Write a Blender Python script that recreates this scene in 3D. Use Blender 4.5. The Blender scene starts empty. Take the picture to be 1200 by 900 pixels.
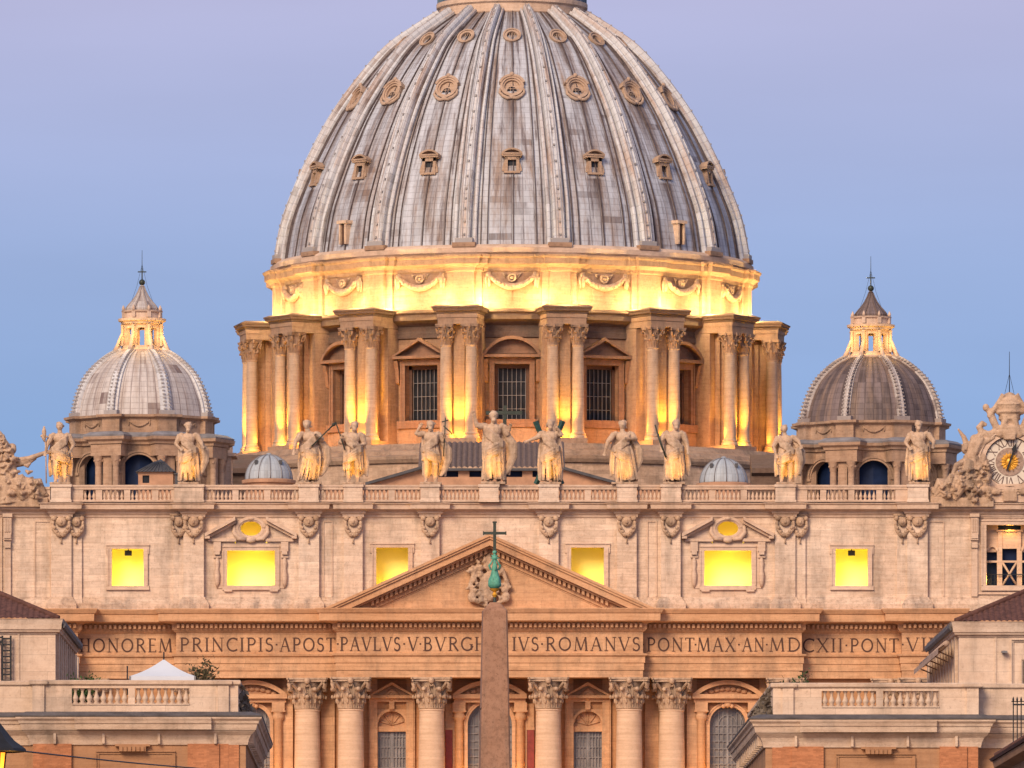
import bpy, bmesh, math, random
from mathutils import Vector, Matrix
from mathutils import noise as mnoise
random.seed(11)
PI = math.pi
rad = math.radians
sc = bpy.context.scene
COL = sc.collection

# ------------------------------------------------------------------ camera
F = 10200.0                                   # focal length in photo pixels (1200 px wide)
CAM_Y = -850.0
cam_d = bpy.data.cameras.new("camera")
cam = bpy.data.objects.new("camera", cam_d); COL.objects.link(cam)
cam.location = (0, CAM_Y, 2.0); cam.rotation_euler = (PI/2, 0, 0)
cam_d.sensor_width = 36.0; cam_d.lens = 36.0*F/1200.0
cam_d.shift_y = (1200-450)/1200.0
cam_d.clip_start = 1.0; cam_d.clip_end = 8000.0
sc.camera = cam

# ------------------------------------------------------------------ sky (dawn, looking away from the sunrise)
SUN_EL, SUN_AZ = 30.0, -26.0                   # low in the east, behind the camera and slightly to its left
world = bpy.data.worlds.new("World"); sc.world = world; world.use_nodes = True
wn = world.node_tree.nodes; wl = world.node_tree.links
for n in list(wn): wn.remove(n)
wo = wn.new("ShaderNodeOutputWorld"); bg = wn.new("ShaderNodeBackground")
sky = wn.new("ShaderNodeTexSky"); sky.sky_type = 'NISHITA'; sky.sun_disc = False
sky.sun_elevation = rad(2.0); sky.sun_rotation = rad(180+SUN_AZ); sky.dust_density = 1.5; sky.ozone_density = 3
tc = wn.new("ShaderNodeTexCoord"); sx = wn.new("ShaderNodeSeparateXYZ")
wl.new(tc.outputs["Generated"], sx.inputs[0])
ramp = wn.new("ShaderNodeValToRGB"); wl.new(sx.outputs["Z"], ramp.inputs[0])
SKY = [(0.0, (.19,.36,.66)), (.035, (.205,.385,.70)), (.060, (.25,.42,.73)), (.088, (.345,.455,.74)), (.117, (.49,.50,.745)),
       (.22, (.46,.44,.64)), (.5, (.30,.36,.56)), (1.0, (.20,.28,.48))]
el = ramp.color_ramp.elements
el[0].position, el[0].color = SKY[0][0], SKY[0][1]+(1,)
el[1].position, el[1].color = SKY[-1][0], SKY[-1][1]+(1,)
for p, c in SKY[1:-1]:
    e = el.new(p); e.color = c+(1,)
hs = wn.new("ShaderNodeVectorMath"); hs.operation = 'SCALE'; hs.inputs["Scale"].default_value = 0.10
wl.new(sky.outputs[0], hs.inputs[0])
mixs = wn.new("ShaderNodeMix"); mixs.data_type = 'RGBA'; mixs.inputs[0].default_value = 0.97
wl.new(hs.outputs[0], mixs.inputs[6]); wl.new(ramp.outputs[0], mixs.inputs[7])
# the eastern half of the sky, behind the camera, glows with the coming sunrise
mr = wn.new("ShaderNodeMapRange"); mr.interpolation_type = 'SMOOTHSTEP'
mr.inputs["From Min"].default_value = -.15; mr.inputs["From Max"].default_value = -.95; wl.new(sx.outputs["Y"], mr.inputs[0])
east = wn.new("ShaderNodeVectorMath"); east.operation = 'SCALE'; east.inputs[0].default_value = (.42, .31, .26); wl.new(mr.outputs[0], east.inputs["Scale"])
tot = wn.new("ShaderNodeVectorMath"); tot.operation = 'ADD'; wl.new(mixs.outputs[2], tot.inputs[0]); wl.new(east.outputs[0], tot.inputs[1])
# a breath of thin high cloud
cmap = wn.new("ShaderNodeMapping"); cmap.inputs["Scale"].default_value = (9, 9, 60); wl.new(tc.outputs["Generated"], cmap.inputs[0])
cn = wn.new("ShaderNodeTexNoise"); cn.inputs["Scale"].default_value = 1.0; cn.inputs["Detail"].default_value = 4; wl.new(cmap.outputs[0], cn.inputs[0])
cr_ = wn.new("ShaderNodeMapRange"); cr_.inputs["From Min"].default_value = .3; cr_.inputs["From Max"].default_value = .7; cr_.inputs["To Min"].default_value = .955; cr_.inputs["To Max"].default_value = 1.045; wl.new(cn.outputs["Fac"], cr_.inputs[0])
cs = wn.new("ShaderNodeVectorMath"); cs.operation = 'SCALE'; wl.new(tot.outputs[0], cs.inputs[0]); wl.new(cr_.outputs[0], cs.inputs["Scale"])
wl.new(cs.outputs[0], bg.inputs[0]); bg.inputs[1].default_value = 1.0
wl.new(bg.outputs[0], wo.inputs[0])

# ------------------------------------------------------------------ sun: the broad pink glow of the sunrise behind the camera
sun_d = bpy.data.lights.new("sun", 'SUN'); sun_d.energy = 4.1; sun_d.angle = rad(26); sun_d.color = (1.0, .77, .53)
sun = bpy.data.objects.new("sun", sun_d); COL.objects.link(sun)
sun.rotation_euler = (rad(90-SUN_EL), 0, rad(SUN_AZ))
sun.location = (0, -300, 200)

sc.view_settings.view_transform = 'Standard'; sc.view_settings.look = 'None'
sc.view_settings.exposure = 0.0; sc.view_settings.gamma = 1.0; sc.view_settings.use_curve_mapping = False
sc.render.engine = 'CYCLES'
sc.cycles.use_light_tree = True
sc.cycles.use_denoising = True
sc.cycles.max_bounces = 5; sc.cycles.diffuse_bounces = 3
sc.cycles.sample_clamp_indirect = 6.0

def lamp(name, loc, watts, color=(1,.55,.12), radius=.25, kind='POINT', target=None, size=(1,1), spot=90):
    d = bpy.data.lights.new(name, kind); d.energy = watts; d.color = color
    if kind == 'POINT': d.shadow_soft_size = radius
    if kind == 'SPOT': d.shadow_soft_size = radius; d.spot_size = rad(spot); d.spot_blend = .8
    if kind == 'AREA': d.shape = 'RECTANGLE'; d.size, d.size_y = size
    o = bpy.data.objects.new(name, d); COL.objects.link(o); o.location = loc
    if target is not None:
        o.rotation_euler = (Vector(target)-Vector(loc)).to_track_quat('-Z', 'Y').to_euler()
    return o

# ------------------------------------------------------------------ measures taken off the photograph
def PX(px, Y): return (px-600)*(Y-CAM_Y)/F
def PZ(py, Y): return 2+(1200-py)*(Y-CAM_Y)/F
AX = -26/12.0                                  # the facade's axis
def fx(off): return AX+off/12.0                # facade x from photo pixels off the axis
def fz(y): return 2+(1200-y)/12.0              # facade z from a photo row

# ------------------------------------------------------------------ mesh builder
class MB:
    def __init__(s): s.v=[]; s.f=[]; s.mi=[]; s.sm=[]; s.uv=[]; s.m=0; s.xf=None; s.smooth=False
    def add(s, verts, faces, uvs=None, smooth=None):
        b = len(s.v)
        if s.xf is not None: verts = [s.xf @ Vector(p) for p in verts]
        s.v.extend([tuple(p) for p in verts])
        for i, f in enumerate(faces):
            s.f.append([b+k for k in f]); s.mi.append(s.m)
            s.sm.append(s.smooth if smooth is None else smooth)
            s.uv.append(uvs[i] if uvs else None)
    def box(s, x0,x1,y0,y1,z0,z1):
        x0,x1=min(x0,x1),max(x0,x1); y0,y1=min(y0,y1),max(y0,y1); z0,z1=min(z0,z1),max(z0,z1)
        v=[(x0,y0,z0),(x1,y0,z0),(x1,y1,z0),(x0,y1,z0),(x0,y0,z1),(x1,y0,z1),(x1,y1,z1),(x0,y1,z1)]
        s.add(v,[(0,3,2,1),(4,5,6,7),(0,1,5,4),(1,2,6,5),(2,3,7,6),(3,0,4,7)])
    def prism(s, poly, a, b, plane='xz'):
        n=len(poly)
        mk={'xz':lambda p,t:(p[0],t,p[1]),'yz':lambda p,t:(t,p[0],p[1]),'xy':lambda p,t:(p[0],p[1],t)}[plane]
        v=[mk(p,a) for p in poly]+[mk(p,b) for p in poly]
        f=[tuple(range(n)),tuple(range(2*n-1,n-1,-1))]+[(i,i+n,(i+1)%n+n,(i+1)%n) for i in range(n)]
        s.add(v,f)
    def sweep(s, path, prof, closed=False, caps=True):
        """path: plan polyline; prof: (outset, z) ring-less line; outset goes to the right hand of the direction of travel"""
        n=len(path); P=[Vector((p[0],p[1])) for p in path]; rows=[]
        for i in range(n):
            d0=(P[i]-P[i-1]) if (i>0 or closed) else None
            d1=(P[(i+1)%n]-P[i]) if (i<n-1 or closed) else None
            ns=[Vector((d.y,-d.x)).normalized() for d in (d0,d1) if d is not None]
            if len(ns)==2:
                m=(ns[0]+ns[1]);
                if m.length<1e-6: m=ns[0].copy(); k=1
                else: m.normalize(); k=1/max(.3,m.dot(ns[0]))
            else: m=ns[0]; k=1
            rows.append([(P[i].x+m.x*o*k,P[i].y+m.y*o*k,z) for o,z in prof])
        v=[p for r in rows for p in r]; q=len(prof); f=[]
        for i in range(n if closed else n-1):
            j=(i+1)%n
            for k in range(q-1): f.append((i*q+k,j*q+k,j*q+k+1,i*q+k+1))
        if caps and not closed:
            f.append(tuple(range(q-1,-1,-1))); f.append(tuple((n-1)*q+k for k in range(q)))
        s.add(v,f)
    def lathe(s, prof, cx=0, cy=0, n=24, a0=0, a1=2*PI, uv=None, smooth=None, cap=False):
        """prof (r,z) bottom to top; angle 0 faces -Y and grows to +X"""
        full=abs(a1-a0-2*PI)<1e-6; m=n if full else n+1; q=len(prof); v=[]
        for i in range(m):
            a=a0+(a1-a0)*i/n
            for r,z in prof: v.append((cx+r*math.sin(a),cy-r*math.cos(a),z))
        f=[];uvs=[]
        L=[0]
        for k in range(1,q): L.append(L[-1]+math.hypot(prof[k][0]-prof[k-1][0],prof[k][1]-prof[k-1][1]))
        for i in range(n):
            j=(i+1)%m
            for k in range(q-1):
                f.append((i*q+k,j*q+k,j*q+k+1,i*q+k+1))
                if uv: 
                    u0,u1=(a0+(a1-a0)*i/n)*uv,(a0+(a1-a0)*(i+1)/n)*uv
                    uvs.append([(u0,L[k]),(u1,L[k]),(u1,L[k+1]),(u0,L[k+1])])
        if cap and full:
            f.append(tuple(i*q+q-1 for i in range(m))); f.append(tuple(i*q for i in range(m-1,-1,-1)))
            if uv: uvs += [None,None]
        s.add(v,f,uvs if uv else None,smooth)
    def tube(s, pts, r, n=6, smooth=True):
        pts=[Vector(p) for p in pts]; rs=r if isinstance(r,(list,tuple)) else [r]*len(pts); v=[];f=[]
        prev=None
        for i,p in enumerate(pts):
            d=(pts[min(i+1,len(pts)-1)]-pts[max(i-1,0)])
            if d.length<1e-9: d=Vector((0,0,1))
            d.normalize()
            a=Vector((0,1,0)) if abs(d.y)<.9 else Vector((1,0,0))
            if prev is not None: a=prev
            b=d.cross(a).normalized(); a=b.cross(d).normalized(); prev=a
            for k in range(n):
                t=2*PI*k/n; v.append(p+(a*math.cos(t)+b*math.sin(t))*rs[i])
        for i in range(len(pts)-1):
            for k in range(n): f.append((i*n+k,i*n+(k+1)%n,(i+1)*n+(k+1)%n,(i+1)*n+k))
        f.append(tuple(range(n-1,-1,-1))); f.append(tuple((len(pts)-1)*n+k for k in range(n)))
        s.add(v,f,None,smooth)
    def ball(s, c, r, nu=10, nv=7, rot=None, smooth=True):
        rx,ry,rz = r if isinstance(r,(list,tuple)) else (r,r,r); v=[];f=[]
        M = rot if rot is not None else Matrix.Identity(3)
        for j in range(1,nv):
            t=PI*j/nv
            for i in range(nu):
                a=2*PI*i/nu; v.append(Vector(c)+M@Vector((rx*math.sin(t)*math.cos(a),ry*math.sin(t)*math.sin(a),-rz*math.cos(t))))
        v.append(Vector(c)+M@Vector((0,0,-rz))); v.append(Vector(c)+M@Vector((0,0,rz)))
        for j in range(nv-2):
            for i in range(nu): f.append((j*nu+i,j*nu+(i+1)%nu,(j+1)*nu+(i+1)%nu,(j+1)*nu+i))
        b=len(v)-2
        for i in range(nu): f.append((b,(i+1)%nu,i)); f.append((b+1,(nv-2)*nu+i,(nv-2)*nu+(i+1)%nu))
        s.add(v,f,None,smooth)
    def wall(s, u0,u1,z0,z1,holes,mp,depth=.6,useg=None,uvs=True):
        """skin with rectangular holes (ua,ub,za,zb) and reveals; mp(u,z,d) -> point"""
        us={u0,u1}; zs={z0,z1}
        for h in holes: us|={h[0],h[1]}; zs|={h[2],h[3]}
        us={u for u in us if u0<=u<=u1}; zs={z for z in zs if z0<=z<=z1}
        if useg:
            k=max(1,int((u1-u0)/useg)); us|={u0+(u1-u0)*i/k for i in range(k+1)}
        us=sorted(us); zs=sorted(zs)
        for i in range(len(us)-1):
            for j in range(len(zs)-1):
                um,zm=(us[i]+us[i+1])/2,(zs[j]+zs[j+1])/2
                if any(h[0]<um<h[1] and h[2]<zm<h[3] for h in holes): continue
                q=[(us[i],zs[j]),(us[i+1],zs[j]),(us[i+1],zs[j+1]),(us[i],zs[j+1])]
                s.add([mp(u,z,0) for u,z in q],[(0,1,2,3)],[q])
        for h in holes:
            a,b,c,d=h[:4]
            for (p,q) in (((a,c),(a,d)),((a,d),(b,d)),((b,d),(b,c)),((b,c),(a,c))):
                s.add([mp(p[0],p[1],0),mp(p[0],p[1],depth),mp(q[0],q[1],depth),mp(q[0],q[1],0)],[(0,1,2,3)],[[p,p,q,q]])
    def mesh(s, name, mats, sharp=None):
        me=bpy.data.meshes.new(name); me.from_pydata(s.v,[],s.f)
        for m in (mats if isinstance(mats,(list,tuple)) else [mats]): me.materials.append(m)
        me.polygons.foreach_set("material_index",s.mi)
        me.polygons.foreach_set("use_smooth",s.sm if sharp is None else [True]*len(s.f))
        if any(u is not None for u in s.uv):
            uvl=me.uv_layers.new(name="UVMap"); data=[]
            for p,u in zip(me.polygons,s.uv):
                for k in range(p.loop_total):
                    data.extend(u[k] if u else (0,0))
            uvl.data.foreach_set("uv",data)
        me.update()
        if sharp is not None: me.set_sharp_from_angle(angle=rad(sharp))
        return me
    def build(s, name, mats, parent=None, sharp=None, loc=None, rotz=0, local=False):
        return obj(name, s.mesh(name,mats,sharp), parent, loc, rotz, local)

def obj(name, me, parent=None, loc=None, rotz=0, local=False):
    o=bpy.data.objects.new(name,me); COL.objects.link(o)
    if parent is not None:
        o.parent=parent
        if parent.type=='EMPTY' and not local: o.matrix_parent_inverse=Matrix.Translation(-Vector(parent.location))
    if loc is not None: o.location=loc
    if rotz: o.rotation_euler=(0,0,rotz)
    return o
def tag(o, label, cat, group=None, kind=None):
    o['label']=label; o['category']=cat
    if group: o['group']=group
    if kind: o['kind']=kind
    return o
def thing(name, label, cat, loc=(0,0,0), group=None, rotz=0):
    o=bpy.data.objects.new(name,None); COL.objects.link(o); o.location=loc; o.rotation_euler=(0,0,rotz)
    o.empty_display_size=.5
    return tag(o,label,cat,group)
def remesh(mb, voxel, smooth_iter=2):
    """melt many pieces into one continuous carved surface"""
    me=mb.mesh("carving",[]); o=bpy.data.objects.new("carving",me); COL.objects.link(o)
    m=o.modifiers.new("r",'REMESH'); m.mode='VOXEL'; m.voxel_size=voxel; m.use_smooth_shade=True
    if smooth_iter:
        k=o.modifiers.new("s",'SMOOTH'); k.factor=.5; k.iterations=smooth_iter
    dg=bpy.context.evaluated_depsgraph_get(); dg.update()
    out=bpy.data.meshes.new_from_object(o.evaluated_get(dg))
    bpy.data.objects.remove(o); bpy.data.meshes.remove(me)
    out.polygons.foreach_set("use_smooth",[True]*len(out.polygons))
    return out

# ------------------------------------------------------------------ materials
class NT:
    def __init__(s,name):
        s.m=bpy.data.materials.new(name); s.m.use_nodes=True; s.n=s.m.node_tree.nodes; s.l=s.m.node_tree.links
        s.b=s.n["Principled BSDF"]
    def N(s,t,**kw):
        x=s.n.new("ShaderNode"+t)
        for k,v in kw.items(): setattr(x,k,v)
        return x
    def L(s,a,b): s.l.new(a,b)
    def math(s,op,a,b=None):
        x=s.N("Math",operation=op)
        for i,v in enumerate((a,b)):
            if v is None: continue
            if isinstance(v,(int,float)): x.inputs[i].default_value=v
            else: s.L(v,x.inputs[i])
        return x.outputs[0]
    def mix(s,fac,a,b,blend='MIX'):
        x=s.N("Mix",data_type='RGBA',blend_type=blend)
        for i,v in ((0,fac),(6,a),(7,b)):
            if isinstance(v,(int,float)): x.inputs[i].default_value=v
            elif isinstance(v,tuple): x.inputs[i].default_value=v+(1,) if len(v)==3 else v
            else: s.L(v,x.inputs[i])
        return x.outputs[2]
    def noise(s,vec,scale,detail=4,rough=.55,stretch=None):
        if stretch:
            mp=s.N("Mapping"); mp.inputs["Scale"].default_value=stretch; s.L(vec,mp.inputs[0]); vec=mp.outputs[0]
        x=s.N("TexNoise"); x.inputs["Scale"].default_value=scale; x.inputs["Detail"].default_value=detail
        x.inputs["Roughness"].default_value=rough; s.L(vec,x.inputs[0]); return x.outputs["Fac"]
    def ramp(s,fac,stops,interp='LINEAR'):
        x=s.N("ValToRGB"); e=x.color_ramp.elements; x.color_ramp.interpolation=interp
        def c(v): return (v,v,v,1) if isinstance(v,(int,float)) else v+(1,)
        e[0].position,e[0].color=stops[0][0],c(stops[0][1]); e[1].position,e[1].color=stops[-1][0],c(stops[-1][1])
        for p,v in stops[1:-1]:
            q=e.new(p); q.color=c(v)
        s.L(fac,x.inputs[0]); return x.outputs[0]
    def bump(s,h,strength,dist):
        x=s.N("Bump"); x.inputs["Strength"].default_value=strength; x.inputs["Distance"].default_value=dist
        s.L(h,x.inputs["Height"]); s.L(x.outputs[0],s.b.inputs["Normal"]); return x
    def set(s,col=None,rough=.85,metal=0,spec=.3):
        if col is not None:
            if isinstance(col,tuple): s.b.inputs["Base Color"].default_value=col+(1,)
            else: s.L(col,s.b.inputs["Base Color"])
        s.b.inputs["Roughness"].default_value=rough; s.b.inputs["Metallic"].default_value=metal
        s.b.inputs["Specular IOR Level"].default_value=spec
        return s.m

def mul(c,k): return tuple(min(1,x*k) for x in c)
def stone(name, base, course=(1.6,.72), var=.10, mortar=.72, dirt=(.10,.085,.075), damt=.35, grime=.5, uv=False, bump=.25, rough=.88, big=.10, vein=.6):
    t=NT(name); tcn=t.N("TexCoord")
    if uv: v=tcn.outputs["UV"]
    else:
        sp=t.N("SeparateXYZ"); t.L(tcn.outputs["Object"],sp.inputs[0])
        cb=t.N("CombineXYZ"); t.L(t.math('ADD',sp.outputs[0],sp.outputs[1]),cb.inputs[0]); t.L(sp.outputs[2],cb.inputs[1]); v=cb.outputs[0]
    ov=tcn.outputs["Object"]
    col=base
    if course:
        br=t.N("TexBrick"); br.offset=.5
        br.inputs["Scale"].default_value=1; br.inputs["Brick Width"].default_value=course[0]; br.inputs["Row Height"].default_value=course[1]
        br.inputs["Mortar Size"].default_value=min(course)*.022; br.inputs["Mortar Smooth"].default_value=.3
        br.inputs["Color1"].default_value=mul(base,1-var)+(1,); br.inputs["Color2"].default_value=mul(base,1+var)+(1,)
        br.inputs["Mortar"].default_value=mul(base,mortar)+(1,); t.L(v,br.inputs[0]); col=br.outputs[0]
    n1=t.noise(ov,big,6,.6); 
    col=t.mix(t.ramp(n1,[(.3,0),(.75,1)]),col,t.mix(1,col,(.80,.72,.64),'MULTIPLY') if True else col)
    n2=t.noise(ov,1.0,5,.65,stretch=(.55,.55,.09))
    col=t.mix(t.ramp(n2,[(.49,0),(.74,damt)]),col,dirt)
    n3=t.noise(ov,1.9,8,.7)
    col=t.mix(t.ramp(n3,[(.46,0),(.72,grime*.55)]),col,t.mix(1,col,(.45,.40,.37),'MULTIPLY'))
    n5=t.noise(ov,1.7,6,.72,stretch=(.22,.22,2.6)); col=t.mix(t.ramp(n5,[(.40,0),(.70,vein)]),col,t.mix(1,col,(.70,.61,.55),'MULTIPLY'))
    n6=t.noise(ov,5.5,5,.75); col=t.mix(t.ramp(n6,[(.56,0),(.70,grime*.7)]),col,t.mix(1,col,(.42,.36,.33),'MULTIPLY'))
    n4=t.noise(ov,9,4,.7)
    t.bump(t.math('ADD',n4,n3),bump,.12)
    return t.set(col,rough)

def lead(name, light, dark, fdark, nu, ph, warm=(.25,.165,.12), streak=.6, tone=.07, big=(1,1), stains=None, patchy=.55):
    """sheets of lead laid in courses: UV = (angle in bays, metres along the curve)"""
    t=NT(name); tcn=t.N("TexCoord"); sp=t.N("SeparateXYZ"); t.L(tcn.outputs["UV"],sp.inputs[0])
    u=t.math('MULTIPLY',sp.outputs[0],nu); v=t.math('DIVIDE',sp.outputs[1],ph)
    def cell(ku,kv):
        cb=t.N("CombineXYZ"); t.L(t.math('FLOOR',t.math('DIVIDE',u,ku)),cb.inputs[0]); t.L(t.math('FLOOR',t.math('DIVIDE',v,kv)),cb.inputs[1])
        w_=t.N("TexWhiteNoise",noise_dimensions='2D'); t.L(cb.outputs[0],w_.inputs[0]); return w_.outputs[0]
    fu=t.math('FRACT',u); fv=t.math('FRACT',v)
    eu=t.math('ABSOLUTE',t.math('SUBTRACT',fu,.5)); ev=t.math('ABSOLUTE',t.math('SUBTRACT',fv,.5))
    seam=t.math('MAXIMUM',t.ramp(eu,[(.44,0),(.485,.50)]),t.ramp(ev,[(.42,0),(.48,.28)]))
    col=t.mix(cell(1,1),mul(light,1-tone),mul(light,1+tone))
    ov=tcn.outputs["Object"]
    cl=t.noise(ov,.16,3,.6); w=cell(*big)
    thr=t.math('ADD',w,t.math('MULTIPLY',t.math('SUBTRACT',cl,.5),patchy))
    isd=t.ramp(thr,[(max(0,fdark-.012),1),(fdark+.012,0)])
    col=t.mix(t.math('MULTIPLY',isd,t.math('ADD',.25,t.math('MULTIPLY',cell(1,1),.6))),col,dark)
    def streaks(ku,kv,sc_):
        cb=t.N("CombineXYZ"); t.L(t.math('MULTIPLY',u,ku),cb.inputs[0]); t.L(t.math('MULTIPLY',sp.outputs[1],kv),cb.inputs[1]); return t.noise(cb.outputs[0],sc_,6,.7)
    s1=streaks(.42,.05,1.5); col=t.mix(t.ramp(s1,[(.47,0),(.62,streak)]),col,warm)
    s2=streaks(1.3,.09,1.3); col=t.mix(t.ramp(s2,[(.51,0),(.62,streak)]),col,mul(dark,1.2)); s5=streaks(.9,.03,1.7); col=t.mix(t.ramp(s5,[(.52,0),(.66,.5)]),col,mul(light,1.35))
    if stains:                                         # rust and soot washed down from the dormers and the lantern
        f=t.math('ABSOLUTE',t.math('SUBTRACT',t.math('FRACT',t.math('ADD',sp.outputs[0],.5)),.5))
        nar=t.ramp(f,[(.03,1),(.17,0)]); wide=t.ramp(f,[(.30,1),(.46,0)])
        tot=None
        for (v1,ln,wd) in stains:
            d=t.math('DIVIDE',t.math('SUBTRACT',v1,sp.outputs[1]),ln)          # 0 at the source, 1 at the end
            m_=t.math('MULTIPLY',t.ramp(d,[(0,0),(.03,1),(.45,.55),(1,0)]),wide if wd else nar)
            tot=m_ if tot is None else t.math('MAXIMUM',tot,m_)
        s3=streaks(.75,.035,2.0)
        col=t.mix(t.math('MULTIPLY',tot,t.ramp(s3,[(.38,0),(.52,1)])),col,t.mix(t.ramp(streaks(1.4,.1,2.2),[(.4,0),(.6,1)]),(.16,.10,.075),mul(dark,.8)))
    n3=t.noise(ov,1.1,7,.7)
    col=t.mix(t.ramp(n3,[(.45,0),(.75,.45)]),col,t.mix(1,col,(.62,.58,.57),'MULTIPLY'))
    col=t.mix(seam,col,mul(dark,.9))
    t.bump(t.math('ADD',t.math('MULTIPLY',seam,-1.0),t.math('MULTIPLY',n3,.5)),.5,.12)
    return t.set(col,.62,0.0,.35)

def plain(name,c,rough=.7,metal=0,var=.25,scale=2.0,bump=.15,spec=.3,stretch=None):
    t=NT(name); o=t.N("TexCoord").outputs["Object"]; n=t.noise(o,scale,6,.65,stretch)
    col=t.mix(t.ramp(n,[(.3,0),(.72,1)]),mul(c,1+var*.5),mul(c,1-var))
    if bump: t.bump(t.noise(o,scale*4,4,.7),bump,.05)
    return t.set(col,rough,metal,spec)

M={}
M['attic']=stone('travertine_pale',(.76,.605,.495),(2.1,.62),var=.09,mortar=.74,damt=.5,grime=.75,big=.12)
M['trim']=stone('travertine_trim',(.70,.53,.42),None,damt=.40,grime=.55,bump=.35)
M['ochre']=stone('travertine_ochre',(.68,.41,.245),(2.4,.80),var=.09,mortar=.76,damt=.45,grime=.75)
M['ochretrim']=stone('ochre_trim',(.68,.40,.235),None,damt=.42,grime=.6,bump=.35)
M['column']=stone('travertine_column',(.74,.53,.385),(9,1.15),var=.06,mortar=.86,damt=.22,grime=.35)
M['relief']=stone('carved_travertine',(.62,.45,.33),None,damt=.75,grime=1.2,bump=.6)
M['drum']=stone('drum_travertine',(.43,.275,.18),(1.5,.62),var=.14,mortar=.66,damt=.50,grime=.75,uv=True)
M['drumtrim']=stone('drum_trim',(.43,.285,.20),None,damt=.62,grime=.85,bump=.4)
M['drumcol']=stone('drum_column',(.50,.365,.275),(6,.9),var=.04,mortar=.80,damt=.5,grime=.6)
M['dormer']=stone('dormer_stone',(.50,.365,.28),None,damt=.5,grime=.7,bump=.4)
M['drumframe']=stone('drum_window_stone',(.33,.195,.135),None,damt=.6,grime=.9,bump=.4)
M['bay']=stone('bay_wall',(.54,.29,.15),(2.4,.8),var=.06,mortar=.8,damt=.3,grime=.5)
M['drumdark']=stone('weathered_shaded_stone',(.19,.13,.105),None,damt=.75,grime=1.0,bump=.5)  # base tone darkened to paint in the drum cornices' shade, weathering on top
M['base']=stone('drum_base_stone',(.56,.41,.31),(1.2,.42),var=.16,mortar=.7,damt=.6,grime=.9,uv=True)
M['statue']=stone('statue_travertine',(.66,.49,.365),None,damt=.8,grime=1.2,bump=.6)
M['lead']=lead('dome_lead',(.44,.455,.51),(.085,.062,.065),.022,8,.72,streak=.85,tone=.06,big=(2,1),stains=[(8.3,7.5,0),(18.6,8.5,0),(27.8,5.0,0),(36,9.5,1)])
M['roll']=plain('lead_roll',(.105,.078,.078),.6,0,.6,1.5,.2)  # lead darkened so the rolls carry their shadow lines as colour
M['riblead']=lead('rib_lead',(.53,.535,.57),(.14,.10,.085),.025,1.6,.95,warm=(.40,.23,.14),streak=.7,tone=.05)
M['leadlight']=lead('minor_lead_pale',(.48,.44,.43),(.11,.062,.058),.17,6,.62,streak=.5,tone=.06,big=(2,2))
M['plinth']=stone('stained_plinth',(.70,.54,.43),None,dirt=(.20,.17,.155),damt=.9,grime=1.3,bump=.4)
M['domestone']=stone('minor_dome_stone',(.47,.33,.245),None,damt=.65,grime=.9,bump=.4)
M['leaddark']=lead('minor_lead_brown',(.165,.125,.125),(.05,.034,.034),.60,6,.62,streak=.75,tone=.12,big=(1,7),patchy=.8)
M['leadgrey']=lead('cupola_lead',(.36,.40,.45),(.22,.24,.27),.05,3,.8,streak=.25,warm=(.25,.22,.2))
M['leadplain']=plain('grey_lead',(.22,.21,.225),.55,0,.45,.8,.2)
M['darklead']=plain('dark_lead',(.07,.07,.08),.6,0,.4,1.0,.2)
M['patina']=plain('green_patina',(.10,.33,.24),.6,.0,.5,3.0,.2)
M['darkgreen']=plain('dark_green_bronze',(.035,.085,.075),.6,.1,.5,3.0,.2)
M['bronze']=plain('dark_bronze',(.045,.055,.045),.5,.3,.4,3.0,.2)
M['bluebronze']=plain('blue_grey_rail',(.12,.17,.24),.55,.2,.3,1.5,.1)
M['wood']=plain('dark_shutter',(.10,.055,.04),.7,0,.4,2.0,.2)
M['iron']=plain('iron',(.03,.03,.035),.6,.4,.3,4.0,.1)
M['plasteryellow']=plain('niche_plaster',(.84,.76,.26),.9,0,.05,.6,.05)
M['white']=plain('clock_white',(.62,.54,.46),.6,0,.1,1.5,.05)
M['gold']=plain('gilded',(.75,.38,.05),.4,.3,.25,3.0,.1)
M['ink']=plain('letter_bronze',(.085,.04,.03),.7,0,.3,3.0,.1)
M['redmarble']=plain('red_marble',(.26,.05,.04),.4,0,.35,1.5,.05)
M['granite']=stone('red_granite',(.37,.205,.135),None,damt=.7,grime=1.4,vein=0,bump=.2,rough=.7,big=.35)
M['tilebrown']=plain('old_roof_tile',(.115,.052,.042),.85,0,.55,3.5,.4)
M['terracotta']=plain('pale_terracotta_plaster',(.44,.25,.16),.9,0,.3,.8,.2)
M['rooftile']=plain('grey_brown_roof_tile',(.16,.11,.095),.85,0,.5,2.5,.4)
def glass(name,c,rough=.12,var=.4,spec=.5):
    t=NT(name); o=t.N("TexCoord").outputs["Object"]; n=t.noise(o,.9,3,.5)
    col=t.mix(t.ramp(n,[(.35,0),(.65,1)]),c,mul(c,1-var)); t.bump(t.noise(o,.7,2,.5),.08,.1)
    return t.set(col,rough,0,spec)
M['glassgrey']=glass('loggia_glass',(.24,.21,.20),.22)
M['glassdark']=glass('dark_glass',(.022,.024,.032),.35,.4,.12)
M['glassblue']=glass('blue_dusk_glass',(.012,.025,.075),.35,.4,.12)
# ================================================================== ground
g=MB(); g.prism([(-3000,-1200),(3000,-1200),(3000,4000),(-3000,4000)],-1,0,'xy'); go=g.build('ground',plain('paving',(.09,.08,.072),.85,0,.3,.05,.2)); tag(go,'grey stone paving of the square and street','ground',kind='structure')

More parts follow.
